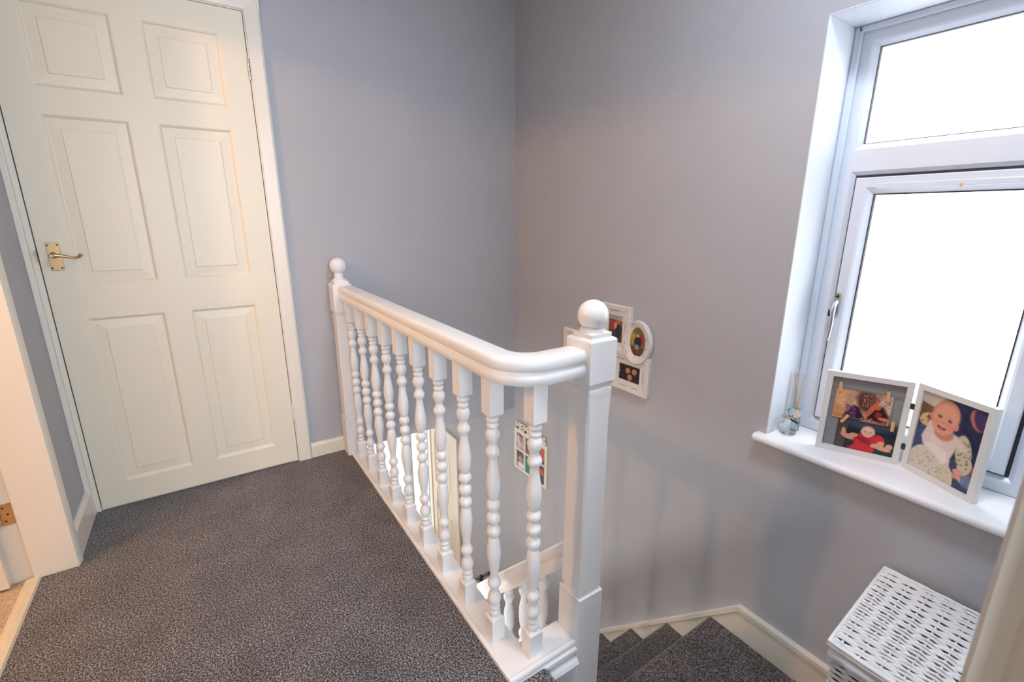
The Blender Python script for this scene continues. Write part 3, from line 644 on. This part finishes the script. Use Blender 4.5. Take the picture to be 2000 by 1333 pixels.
def photo_red_baby():
    a = canvas(130, 92, (22, 34, 46)); asp = 92/130
    poly(a, [(0, 1), (.2, 1), (.16, .0), (0, 0)], (84, 66, 60)); ell(a, .55, .95, .5, .18, (60, 72, 84), 0, .6, asp); speck(a, 5, 16)
    ell(a, .30, .50, .12, .16, (24, 26, 36), 0, .3, asp)
    poly(a, [(.22, .0), (.34, .20), (.28, .48), (.42, .56), (.66, .56), (.80, .48), (.80, .30), (.70, .24), (.68, 0)], (206, 34, 44), .04)
    ell(a, .74, .44, .09, .13, (214, 38, 48), 20, .2, asp); ell(a, .46, .40, .16, .03, (140, 18, 30), -14, .6, asp); ell(a, .56, .28, .2, .03, (150, 20, 34), -20, .6, asp)
    for p in ((.20, .40, .13, .055, -20), (.13, .52, .04, .10, 10), (.30, .47, .08, .05, 12)): ell(a, p[0], p[1], p[2], p[3], (222, 158, 126), p[4], .2, asp)
    for p in ((.80, .22, .17, .055, -12), (.92, .30, .06, .06, 30), (.70, .26, .09, .05, 20), (.78, .36, .06, .05, 0)): ell(a, p[0], p[1], p[2], p[3], (226, 166, 130), p[4], .2, asp)
    face(a, .535, .66, .110, (232, 192, 168), asp, 2, (150, 106, 80), False, 1.15); return a
def photo_blanket():
    a = canvas(140, 90, (206, 146, 98)); asp = .64
    poly(a, [(0, 1), (.5, 1), (.2, .4), (0, .5)], (226, 172, 128), .2); poly(a, [(0, .2), (.2, .3), (.3, .0), (0, 0)], (214, 150, 104), .1)
    ell(a, .60, .38, .42, .52, (196, 150, 120), 20, .2, asp); ell(a, .50, .75, .20, .08, (232, 178, 146), 44, .3, asp)
    ell(a, .58, .70, .18, .24, (92, 50, 44), 20, .5, asp); ell(a, .9, .62, .14, .34, (212, 186, 158), -20, .2, asp)
    for i in range(150): ell(a, rng.uniform(.50, .97), rng.uniform(.50, .98), .010, .010, random.choice([(212, 180, 150), (150, 96, 70), (120, 72, 56), (176, 120, 90)]), 0, 1.1, asp)
    poly(a, [(.2, .12), (.36, .52), (.46, .44), (.58, .08), (.5, 0), (.2, 0)], (46, 24, 54), .05)
    for i in range(90): ell(a, rng.uniform(.22, .42), rng.uniform(.06, .5), .013, .012, random.choice([(140, 76, 112), (70, 30, 70), (104, 52, 90)]), 0, 1., asp)
    poly(a, [(.62, .1), (.68, .62), (.86, .60), (.98, .3), (.95, .05)], (52, 16, 18), .06)
    ell(a, .68, .48, .05, .20, (210, 104, 74), -24, .3, asp); ell(a, .80, .32, .06, .07, (150, 50, 40), 0, .4, asp); ell(a, .76, .56, .07, .06, (196, 110, 84), 10, .3, asp); ell(a, .90, .20, .10, .035, (214, 128, 92), 0, .3, asp)
    for i in range(26): ell(a, rng.uniform(.5, .95), rng.uniform(.0, .14), .02, .012, random.choice([(206, 110, 130), (150, 40, 60), (226, 160, 160)]), 0, .6, asp)
    speck(a, 6, 20); return a
def photo_people(kind):
    a = canvas(60, 82, (120, 86, 66)); asp = 82/60
    if kind == 0:
        poly(a, [(0, 1), (1, 1), (1, .8), (0, .86)], (170, 176, 182)); poly(a, [(0, .8), (.6, .76), (.6, .4), (0, .5)], (150, 72, 50)); poly(a, [(0, .45), (1, .4), (1, 0), (0, 0)], (104, 64, 48))
        ell(a, .68, .42, .26, .34, (44, 50, 62), -14, .2, asp); ell(a, .62, .12, .14, .12, (30, 90, 140), 0, .3, asp); ell(a, .62, .76, .17, .12, (196, 96, 56), 0, .2, asp); ell(a, .46, .60, .09, .18, (226, 150, 128), -8, .3, asp); ell(a, .4, .05, .1, .05, (190, 40, 40), 0, .3, asp)
    elif kind == 1:
        a[:] = (128, 96, 56); poly(a, [(0, .34), (1, .34), (1, 0), (0, 0)], (104, 68, 44)); ell(a, .2, .6, .24, .3, (176, 142, 52), 0, .4, asp); ell(a, .55, .86, .3, .12, (98, 116, 70), 0, .4, asp)
        ell(a, .66, .62, .18, .22, (170, 38, 40), 0, .2, asp); ell(a, .5, .50, .22, .26, (34, 32, 38), 0, .2, asp); ell(a, .5, .72, .09, .08, (214, 160, 130), 0, .2, asp); ell(a, .46, .34, .14, .12, (150, 150, 150), 0, .3, asp)
    elif kind == 2:
        a = canvas(90, 66, (30, 30, 34)); asp = 66/90; ell(a, .45, .5, .4, .6, (44, 32, 30), 0, .5, asp)
        for x, y in ((.42, .62), (.72, .66), (.52, .24)): ell(a, x, y-.03, .16, .24, (58, 36, 28), 0, .3, asp); face(a, x, y, .105, (206, 142, 116), asp, 0, None)
        ell(a, .05, .52, .03, .02, (230, 230, 230), 0, .4, asp)
    elif kind == 3:
        a[:] = (206, 196, 184); poly(a, [(0, 1), (1, 1), (.9, .7), (0, .78)], (28, 30, 70))
    elif kind == 4:
        a[:] = (150, 168, 176); ell(a, .5, .62, .26, .24, (196, 88, 60), -10, .2, asp); ell(a, .42, .86, .3, .12, (50, 44, 42), -20, .3, asp); ell(a, .15, .5, .12, .4, (226, 230, 236), 0, .2, asp); ell(a, .7, .2, .3, .3, (206, 150, 146), 20, .2, asp); ell(a, .3, .15, .2, .3, (190, 190, 186), 0, .3, asp)
    elif kind == 5:
        a[:] = (90, 118, 60); ell(a, .6, .2, .4, .5, (206, 190, 194), 20, .3, asp); poly(a, [(0, .6), (.4, .2), (.4, 0), (0, 0)], (120, 84, 120)); ell(a, .5, .8, .3, .2, (50, 84, 40), 0, .4, asp)
    elif kind == 6:
        a[:] = (120, 112, 100); ell(a, .4, .72, .40, .26, (44, 46, 54), 0, .2, asp); ell(a, .44, .52, .24, .20, (206, 110, 76), 0, .2, asp); ell(a, .40, .70, .2, .07, (30, 70, 150), 0, .3, asp); ell(a, .5, .12, .45, .26, (214, 214, 220), 0, .2, asp)
    elif kind == 7:
        a[:] = (20, 130, 112); ell(a, .8, .3, .26, .4, (206, 130, 100), 10, .3, asp); ell(a, .7, .7, .14, .14, (40, 30, 30), 0, .3, asp)
    elif kind == 8:
        a[:] = (170, 120, 104); ell(a, .6, .6, .36, .4, (196, 84, 56), 0, .4, asp); ell(a, .5, .12, .5, .2, (90, 70, 76), 0, .3, asp)
    else:
        a[:] = (70, 66, 70); ell(a, .6, .6, .3, .3, (190, 84, 60), 0, .3, asp); ell(a, .5, .9, .3, .14, (50, 46, 44), 0, .3, asp); ell(a, .4, .2, .4, .2, (50, 90, 110), 0, .4, asp)
    speck(a, 6, 10); return a
# ------------------------------------------------------------------ hinged double photo frame on the sill
zs = .442
hf = thing('hinged_photo_frame', (1.70, .42, zs), 'white hinged double photo frame with baby pictures on the window sill', 'photo frame')
A0, A1, A2 = Vector((1.650, .630, zs)), Vector((1.735, .424, zs)), Vector((1.646, .236, zs))
def frame_panel(P, Q, h, fw, off=0):
    """upright frame whose front face bottom edge runs P -> Q; returns part, origin, u, w(normal to viewer)"""
    u = (Q-P).normalized(); Lh = (Q-P).length; nrm = u.cross(Vector((0, 0, 1))).normalized()
    if nrm.x > 0: nrm = -nrm
    m = MB(); t = .018
    def bx(a0, a1, b0, b1, d0, d1):
        c = P+u*((a0+a1)/2)+zz*((b0+b1)/2)-nrm*((d0+d1)/2); m.obox(c, u, zz, nrm, abs(a1-a0)/2, abs(b1-b0)/2, abs(d1-d0)/2)
    bx(0, fw, 0, h, 0, t); bx(Lh-fw, Lh, 0, h, 0, t); bx(fw, Lh-fw, 0, fw, 0, t); bx(fw, Lh-fw, h-fw, h, 0, t)
    p = m.build('frame_panel', M_FRAMEW, hf); return p, u, nrm, Lh
e1 = (A1-A0).normalized(); e2 = (A2-A1).normalized()
p1, u1, n1, L1 = frame_panel(A0, A1-e1*.004, .272, .0165); p2, u2, n2, L2 = frame_panel(A1+e2*.004, A2, .275, .0165)
def onp(P, u, nrm, a, b, d): return P+u*a+zz*b-nrm*d
m = MB(); m.obox(onp(A0, u1, n1, L1/2, .136, .014), u1, zz, n1, L1/2-.014, .136-.014, .002); m.build('backing', M_FELT, p1)
m = MB(); m.obox(onp(A0, u1, n1, .053, .25, .008), u1, zz, n1, .001, .001, .001)
def pic(a, P, u, nrm, a0, b0, w, h, d, rot, parent):
    r = math.radians(rot); U = (u*math.cos(r)+zz*math.sin(r))*w; V = (-u*math.sin(r)+zz*math.cos(r))*h
    return print_mesh('photo', a, onp(P, u, nrm, a0, b0, d), U, V, parent)
pic(photo_blanket(), A0, u1, n1, .031, .117, .146, .098, .008, 0, p1); pic(photo_red_baby(), A0, u1, n1, .050, .0165, .153, .106, .010, 0, p1)
for (b0, b1, sag) in ((.226, .222, -.004), (.132, .121, -.004)):
    m = MB(); m.tube([onp(A0, u1, n1, .0165+(L1-.033)*t, b0+(b1-b0)*t+sag*4*t*(1-t), .0065) for t in np.linspace(0, 1, 9)], .0009, 6); m.build('twine', M_TWINE, p1)
for (a_, b_, r_) in ((.040, .222, 4), (.162, .214, 2), (.066, .118, -28), (.188, .120, 2)):
    r = math.radians(r_); uu_ = u1*math.cos(r)+zz*math.sin(r); vv_ = -u1*math.sin(r)+zz*math.cos(r); m = MB()
    c = onp(A0, u1, n1, a_, b_, .0045); m.obox(c-uu_*.0, uu_, vv_, n1, .0042, .0155, .0012); m.obox(c+n1*(-.003), uu_, vv_, n1, .0042, .0155, .0012); m.obox(c+vv_*.004-n1*.0015, uu_, vv_, n1, .0046, .001, .003); m.build('clothes_peg', M_PEG, p1)
m = MB(); q = [onp(A0, u1, n1, a_, b_, .006) for a_, b_ in ((.056, .112), (.056, .100), (.067, .108))]; m.add(q+[p-n1*.001 for p in q], [(0, 1, 2), (5, 4, 3), (0, 3, 4, 1), (1, 4, 5, 2), (2, 5, 3, 0)]); m.build('peg_tip', M_PEG, p1)
pic(photo_big_baby(), A1+e2*.004, u2, n2, .015, .015, L2-.030, .245, .006, 0, p2)
m = MB(); m.obox(onp(A1+e2*.004, u2, n2, L2/2, .1375, .013), u2, zz, n2, L2/2-.012, .1375-.012, .002); m.build('backing', M_FELT, p2)
for b_ in (.066, .198):
    m = MB(); m.tube([A1+zz*(b_-.010), A1+zz*(b_+.010)], .0026, 8); m.obox(A1+zz*b_-u1*.003+n1*.0006, u1, zz, n1, .003, .009, .0006); m.obox(A1+zz*b_+u2*.003+n2*.0006, u2, zz, n2, .003, .009, .0006); m.build('hinge', M_DARK, hf)
# ------------------------------------------------------------------ glass ornament and reed diffuser on the sill
ox, oy = 1.676, .735
og = thing('glass_ornament', (ox, oy, zs), 'small ribbed clear glass perfume bottle with ball stopper and dark charm', 'ornament')
m = MB(); n = 28; pr = [(.004, 0), (.019, .0), (.0235, .004), (.0265, .013), (.0265, .022), (.024, .034), (.019, .045), (.013, .054), (.0085, .060), (.0082, .068), (.011, .071)]
v = []; f = []
for r, z in pr:
    for k_ in range(n*2):
        a = PI*k_/n; rr = r*(1+(.05 if k_ % 2 else -.03)*(1 if .003 < z < .056 else 0)); v.append((ox+rr*math.cos(a), oy+rr*math.sin(a), zs+.0005+z))
N2 = n*2
for i in range(len(pr)-1):
    for k_ in range(N2): f.append((i*N2+k_, i*N2+(k_+1) % N2, (i+1)*N2+(k_+1) % N2, (i+1)*N2+k_))
f += [tuple(range(N2))[::-1], tuple(range((len(pr)-1)*N2, len(pr)*N2))]
m.add(v, f, True); m.build('bottle', M_GLASS, og, sharp=False)
m = MB(); m.lathe([(.006, .071)]+[(.0150*math.cos(t), .0855+.0150*math.sin(t)) for t in np.linspace(-1.1, 1.5, 14)], ox, oy, zs, 20); m.build('stopper', M_GLASS, og)
m = MB(); m.tube([(ox+.0125*math.cos(a), oy+.0125*math.sin(a), zs+.062) for a in np.linspace(0, 2*PI, 20)], .0024, 8, cap=False); col_ = m.build('collar', M_STEEL, og)
vd = Vector((-ox, -oy, 0)).normalized(); vr = Vector((-vd.y, vd.x, 0))      # outward from the wall corner, sideways
cb = Vector((ox, oy, zs+.062))+vd*.014
m = MB(); m.tube([cb-vr*.012, cb-vr*.020+zz*.004, cb-vr*.026+zz*.005], .003, 8, rs=[.0026, .004, .002]); m.build('bead', M_STEEL, col_)
m = MB(); m.tube([cb+vr*.004-zz*.001, cb+vr*.012-zz*.005, cb+vr*.024-zz*.009, cb+vr*.030-zz*.011], .004, 8, rs=[.003, .0052, .0045, .0015]); m.build('charm', M_BLUE, col_)
m = MB()
for i in range(7): 
    c = cb-vr*(.020+.003*math.sin(i))-zz*(.004+.0085*i); m.tube([c+(vr*math.cos(a)+zz*math.sin(a))*.0038 for a in np.linspace(0, 2*PI, 10)], .0008, 6, cap=False)
m.build('chain', M_CHROME, col_)
qx, qy = 1.728, .738
rd = thing('reed_diffuser', (qx, qy, zs), 'small green glass reed diffuser bottle with wooden sticks and round tag', 'diffuser')
m = MB(); m.lathe([(.014, .0005), (.0165, .004), (.0165, .050), (.014, .060), (.0095, .066), (.0095, .084), (.012, .086), (.012, .089), (.008, .089), (.008, .070)], qx, qy, zs, 20); m.build('bottle', M_GLASS2, rd)
for dx_, dy_ in ((-.012, .020), (-.004, .022), (.006, .020), (.002, -.006)):
    m = MB(); m.tube([(qx-dx_*.3, qy-dy_*.3, zs+.012), (qx+dx_, qy+dy_, zs+.212)], .0017, 7); m.build('reed', M_REED, rd)
m = MB(); c = Vector((qx, qy, zs+.068))+vd*.0178; B = Matrix((vr, zz, vd)).transposed()
m.lathe([(.0005, -.001), (.0148, -.001), (.0148, .001), (.0005, .001)], c.x, c.y, c.z, 24, B); m.build('tag', M_TAG, rd)
# ------------------------------------------------------------------ collage frame on the window wall
cf = thing('collage_frame', (W, 1.6, .58), 'white distressed multi-photo collage frame with oval picture on the wall', 'photo frame')
def wall_frame(y0, y1, z0, z1, py0, py1, pz0, pz1, parent, mat, depth=.020, x=W):
    """rectangular moulded frame on the window wall, y0<y1"""
    m = MB(); X0 = x-depth
    rings = [((y0, y1, z0, z1), x), ((y0, y1, z0, z1), X0+.004), ((y0+.004, y1-.004, z0+.004, z1-.004), X0), ]
    li = [((a0*(1-t)+b0*t, a1*(1-t)+b1*t, c0*(1-t)+d0*t, c1*(1-t)+d1*t), xx) for t, xx in ((.45, X0+.002), (.6, X0+.005), (1., X0+.007)) for (a0, b0, a1, b1, c0, d0, c1, d1) in [(y0, py0, y1, py1, z0, pz0, z1, pz1)]]
    rings += li+[((py0, py1, pz0, pz1), x-.006)]
    v = []
    for (a, b, c, d), xx in rings: v += [(xx, a, c), (xx, b, c), (xx, b, d), (xx, a, d)]
    nR = len(rings); m.add(v, [(4*j+k_, 4*j+(k_+1) % 4, 4*j+4+(k_+1) % 4, 4*j+4+k_) for j in range(nR-1) for k_ in range(4)]+[(0, 1, 2, 3)])
    return m.build('frame_section', mat, parent)
def wall_print(kind, y0, y1, z0, z1, parent, x=W-.0085, clip=None):
    return print_mesh('photo', photo_people(kind), (x, y1, z0), (0, y0-y1, 0), (0, 0, z1-z0), parent, clip)
a_ = wall_frame(1.62, 1.888, .455, .622, 1.68, 1.842, .50, .578, cf, M_DISTR); wall_print(3, 1.68, 1.842, .50, .578, a_)
a_ = wall_frame(1.600, 1.753, .565, .700, 1.64, 1.715, .60, .665, cf, M_DISTR, .019); wall_print(9, 1.64, 1.715, .60, .665, a_)
a_ = wall_frame(1.426, 1.615, .570, .798, 1.474, 1.564, .622, .748, cf, M_DISTR, .021); wall_print(0, 1.474, 1.564, .622, .748, a_)
a_ = wall_frame(1.302, 1.545, .400, .585, 1.354, 1.480, .451, .529, cf, M_DISTR, .020); wall_print(2, 1.354, 1.480, .451, .529, a_)
m = MB(); oc = (1.378, .648); rin = (.044, .068); rout = (.080, .100); n = 40; v = []; xs = [(1., W-.004), (1., W-.022), (.94, W-.026), (.55, W-.024), (.18, W-.018), (0., W-.015), (0., W-.006)]
for t, xx in xs:
    for k_ in range(n):
        a = 2*PI*k_/n; ra = rin[0]*(1-t)+rout[0]*t; rb = rin[1]*(1-t)+rout[1]*t; v.append((xx, oc[0]+ra*math.cos(a), oc[1]+rb*math.sin(a)))
m.add(v, [(j*n+k_, j*n+(k_+1) % n, (j+1)*n+(k_+1) % n, (j+1)*n+k_) for j in range(len(xs)-1) for k_ in range(n)], True); m.add(v[:n], [tuple(range(n))])
ov = m.build('oval_section', M_DISTR, cf)
print_mesh('photo', photo_people(1), (W-.0135, oc[0]+rin[0]+.002, oc[1]-rin[1]-.002), (0, -2*rin[0]-.004, 0), (0, 0, 2*rin[1]+.004), ov, 1.04)
m = MB()      # faint script lettering and wear on the mouldings (illegible in the photograph)
def scrib(y, z, L, ang, x, amp=.0022):
    a = math.radians(ang); pts = [(x, y-(L*t)*math.cos(a)-amp*math.sin(a)*math.sin(t*40), z+(L*t)*math.sin(a)+amp*math.cos(a)*math.sin(t*40+1)) for t in np.linspace(0, 1, 24)]
    m.tube(pts, .0006, 5)
scrib(1.545, .772, .05, 2, W-.0212); scrib(1.452, .64, .08, 90, W-.0205); scrib(1.505, .551, .06, 2, W-.0195); scrib(1.40, .553, .03, 2, W-.0195); scrib(1.47, .427, .055, 3, W-.0195); scrib(1.395, .428, .04, 3, W-.0195); scrib(1.33, .47, .05, 90, W-.0195)
for a in (-40, -15, 12, 150, 185, 215, 100): 
    r = math.radians(a); y = oc[0]-.063*math.cos(r); z = oc[1]+.085*math.sin(r); scrib(y+.004, z, .012, a+90, W-.0258, .0012)
m.build('lettering', M_INK, cf)['kind'] = 'stuff'
# ------------------------------------------------------------------ memories frame
mf = thing('memories_frame', (W, 2.19, -.28), 'cream memories photo frame with six pictures low on the stair wall', 'photo frame')
y0, y1, z0, z1 = 2.010, 2.362, -.432, -.145; colsY = [(2.251, 2.335), (2.145, 2.237), (2.034, 2.131)]; rows = [(-.416, -.294), (-.281, -.170)]
M_MEMO = paint('memo_cream', (226, 220, 204), .5)
m = MB(); X0, X1 = W-.016, W
ys = sorted([y0]+[q for c in colsY for q in c]+[y1]); 
for i in range(0, len(ys), 2): m.box(X0, X1, ys[i], ys[i+1], z0, z1)
for (ya, yb_) in colsY:
    for (za, zb_) in ((z0, rows[0][0]), (rows[0][1], rows[1][0]), (rows[1][1], z1)): m.box(X0, X1, ya, yb_, za, zb_)
m.build('frame', M_MEMO, mf)
for i, (ya, yb_) in enumerate(colsY):
    for j, (za, zb_) in enumerate(rows): print_mesh('photo', photo_people([[6, 4], [7, 5], [9, 8]][i][j]), (W-.010, yb_, za), (0, ya-yb_, 0), (0, 0, zb_-za), mf)
adv = 2.350
for ch, wd_ in zip('MEMORIES', (.052, .037, .052, .046, .041, .021, .037, .036)):
    cu = bpy.data.curves.new('letter', 'FONT'); cu.body = ch; cu.size = .072; cu.extrude = .005; cu.offset = .0026
    to = bpy.data.objects.new('tmp', cu); COL.objects.link(to); bpy.context.view_layer.update()
    me = bpy.data.meshes.new_from_object(to.evaluated_get(bpy.context.evaluated_depsgraph_get())); bpy.data.objects.remove(to)
    x0_, x1_ = min(v.co.x for v in me.vertices), max(v.co.x for v in me.vertices)
    for v in me.vertices: v.co.x = (v.co.x-x0_)/(x1_-x0_)*(wd_-.004)
    me.transform(Matrix(((0, 0, -1, W-.010), (-1, 0, 0, adv), (0, 1, 0, z1-.004), (0, 0, 0, 1)))); adv -= wd_
    me.materials.clear(); me.materials.append(M_MEMO); me.name = 'letter'
    lo = bpy.data.objects.new('letter', me); COL.objects.link(lo); put(lo, mf)
# ------------------------------------------------------------------ wicker laundry basket
lb = thing('laundry_basket', (1.38, .21, ZQ), 'white wicker laundry basket with woven lid and cloth liner under the window', 'basket')
bx0, bx1, by0, by1, bzt = 1.172, 1.589, .050, .366, .180
def tilt(x, y): return y-(.028*(1.60-x)/.43 if y > .2 else 0)
# lid weave: strands along y over stakes along x
m = MB(); ns = 58; stakes = np.linspace(by0+.03, by1-.022, 7); spc = stakes[1]-stakes[0]
for i in range(ns):
    x = bx0+.006+(bx1-bx0-.012)*i/(ns-1); ph = (i//2) % 2; pts = []
    for y in np.linspace(by0+.004, by1-.004, 40):
        zc = .0046*math.cos(PI*((y-stakes[0])/spc+ph))*1.0
        yy = y-.026*(bx1-x)/(bx1-bx0)*(y-by0)/(by1-by0)
        pts.append((x+.0016*math.sin(y*60+i*1.7)+.0022*math.cos(PI*((y-stakes[0])/spc+ph))*(1 if i % 2 else -1), yy, bzt-.0065+zc+.0008*math.sin(i*2.1)))
    m.tube(pts, .0035, 6)
lid = m.build('lid', M_WICK, lb); lid['kind'] = 'stuff'
m = MB()
for y in stakes:
    m.tube([(x, y-.026*(bx1-x)/(bx1-bx0)*(y-by0)/(by1-by0), bzt-.0075) for x in np.linspace(bx0+.004, bx1-.004, 6)], .0028, 6)
m.build('lid_stakes', M_WICK, lid)
m = MB()
def edge_loop(r, z, inset=0):
    a, b, c, d = bx0+inset, bx1-inset, by0+inset, by1-inset
    P = [(a, c, z), (b, c, z), (b, d, z), (a, d-.026, z), (a, c, z)]; out = []
    for p, q in zip(P[:-1], P[1:]):
        for t in np.linspace(0, 1, 12)[:-1]: out.append((p[0]+(q[0]-p[0])*t, p[1]+(q[1]-p[1])*t, p[2]+.0008*math.sin(t*37)))
    out.append(out[0]); return out
m.tube(edge_loop(.0045, bzt-.005), .0046, 8, cap=False); m.tube(edge_loop(.004, bzt-.013, -.001), .0040, 8, cap=False); m.build('lid_rim', M_WICK, lid)
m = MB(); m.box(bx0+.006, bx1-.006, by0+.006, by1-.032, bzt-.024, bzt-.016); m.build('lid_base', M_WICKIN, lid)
# body weave on the visible far face and left face
m = MB(); zb0, zb1 = ZQ+.004, .128; nr = 74
def side_pts(i, inset, amp, ph):
    a, b, c, d = bx0+inset, bx1-inset, by0+inset, by1-inset; z = zb0+(zb1-zb0)*i/(nr-1); pts = []
    P = [(a, c), (a, d-.026), (b, d), (b, c)]; s_ = 0
    for p, q in zip(P[:-1], P[1:]):
        Lq = math.hypot(q[0]-p[0], q[1]-p[1]); nn = max(10, int(Lq/.009)); nx, ny = -(q[1]-p[1])/Lq, (q[0]-p[0])/Lq
        for t in np.linspace(0, 1, nn)[:-1]:
            w = amp*math.cos(PI*(s_+t*Lq)/.036+PI*ph); pts.append((p[0]+(q[0]-p[0])*t+nx*w, p[1]+(q[1]-p[1])*t+ny*w, z+.0006*math.sin(i*1.3+t*9)))
        s_ += Lq
    return pts
for i in range(nr): m.tube(side_pts(i, .012, .004, i % 2), .0036, 5)
body = m.build('body', M_WICK, lb); body['kind'] = 'stuff'
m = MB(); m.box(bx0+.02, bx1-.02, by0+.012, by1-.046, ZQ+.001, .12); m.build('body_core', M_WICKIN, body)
m = MB(); pr = []
fr2 = []
P = [(bx0+.004, by0+.02), (bx0+.004, by1-.034), (bx1-.006, by1-.008)]
pts = []
for p, q in zip(P[:-1], P[1:]):
    for t in np.linspace(0, 1, 30)[:-1]: pts.append((p[0]+(q[0]-p[0])*t, p[1]+(q[1]-p[1])*t))
v = []; nz = 9
for i, (x, y) in enumerate(pts):
    for j in range(nz):
        t = j/(nz-1); wv = .0045*math.sin(i*.55+t*3)+.003*math.sin(i*1.31+2*t); bul = .010*math.sin(PI*t)
        low_ = .044+.012*math.sin(i*.23)
        left = i < 29
        v.append((x-(bul+wv*t if left else 0), y+(0 if left else bul+wv*t), bzt-.020-t*low_))
m.add(v, [(i*nz+j, i*nz+j+1, (i+1)*nz+j+1, (i+1)*nz+j) for i in range(len(pts)-1) for j in range(nz-1)], True); m.build('liner', M_LINER, lb, sharp=False)
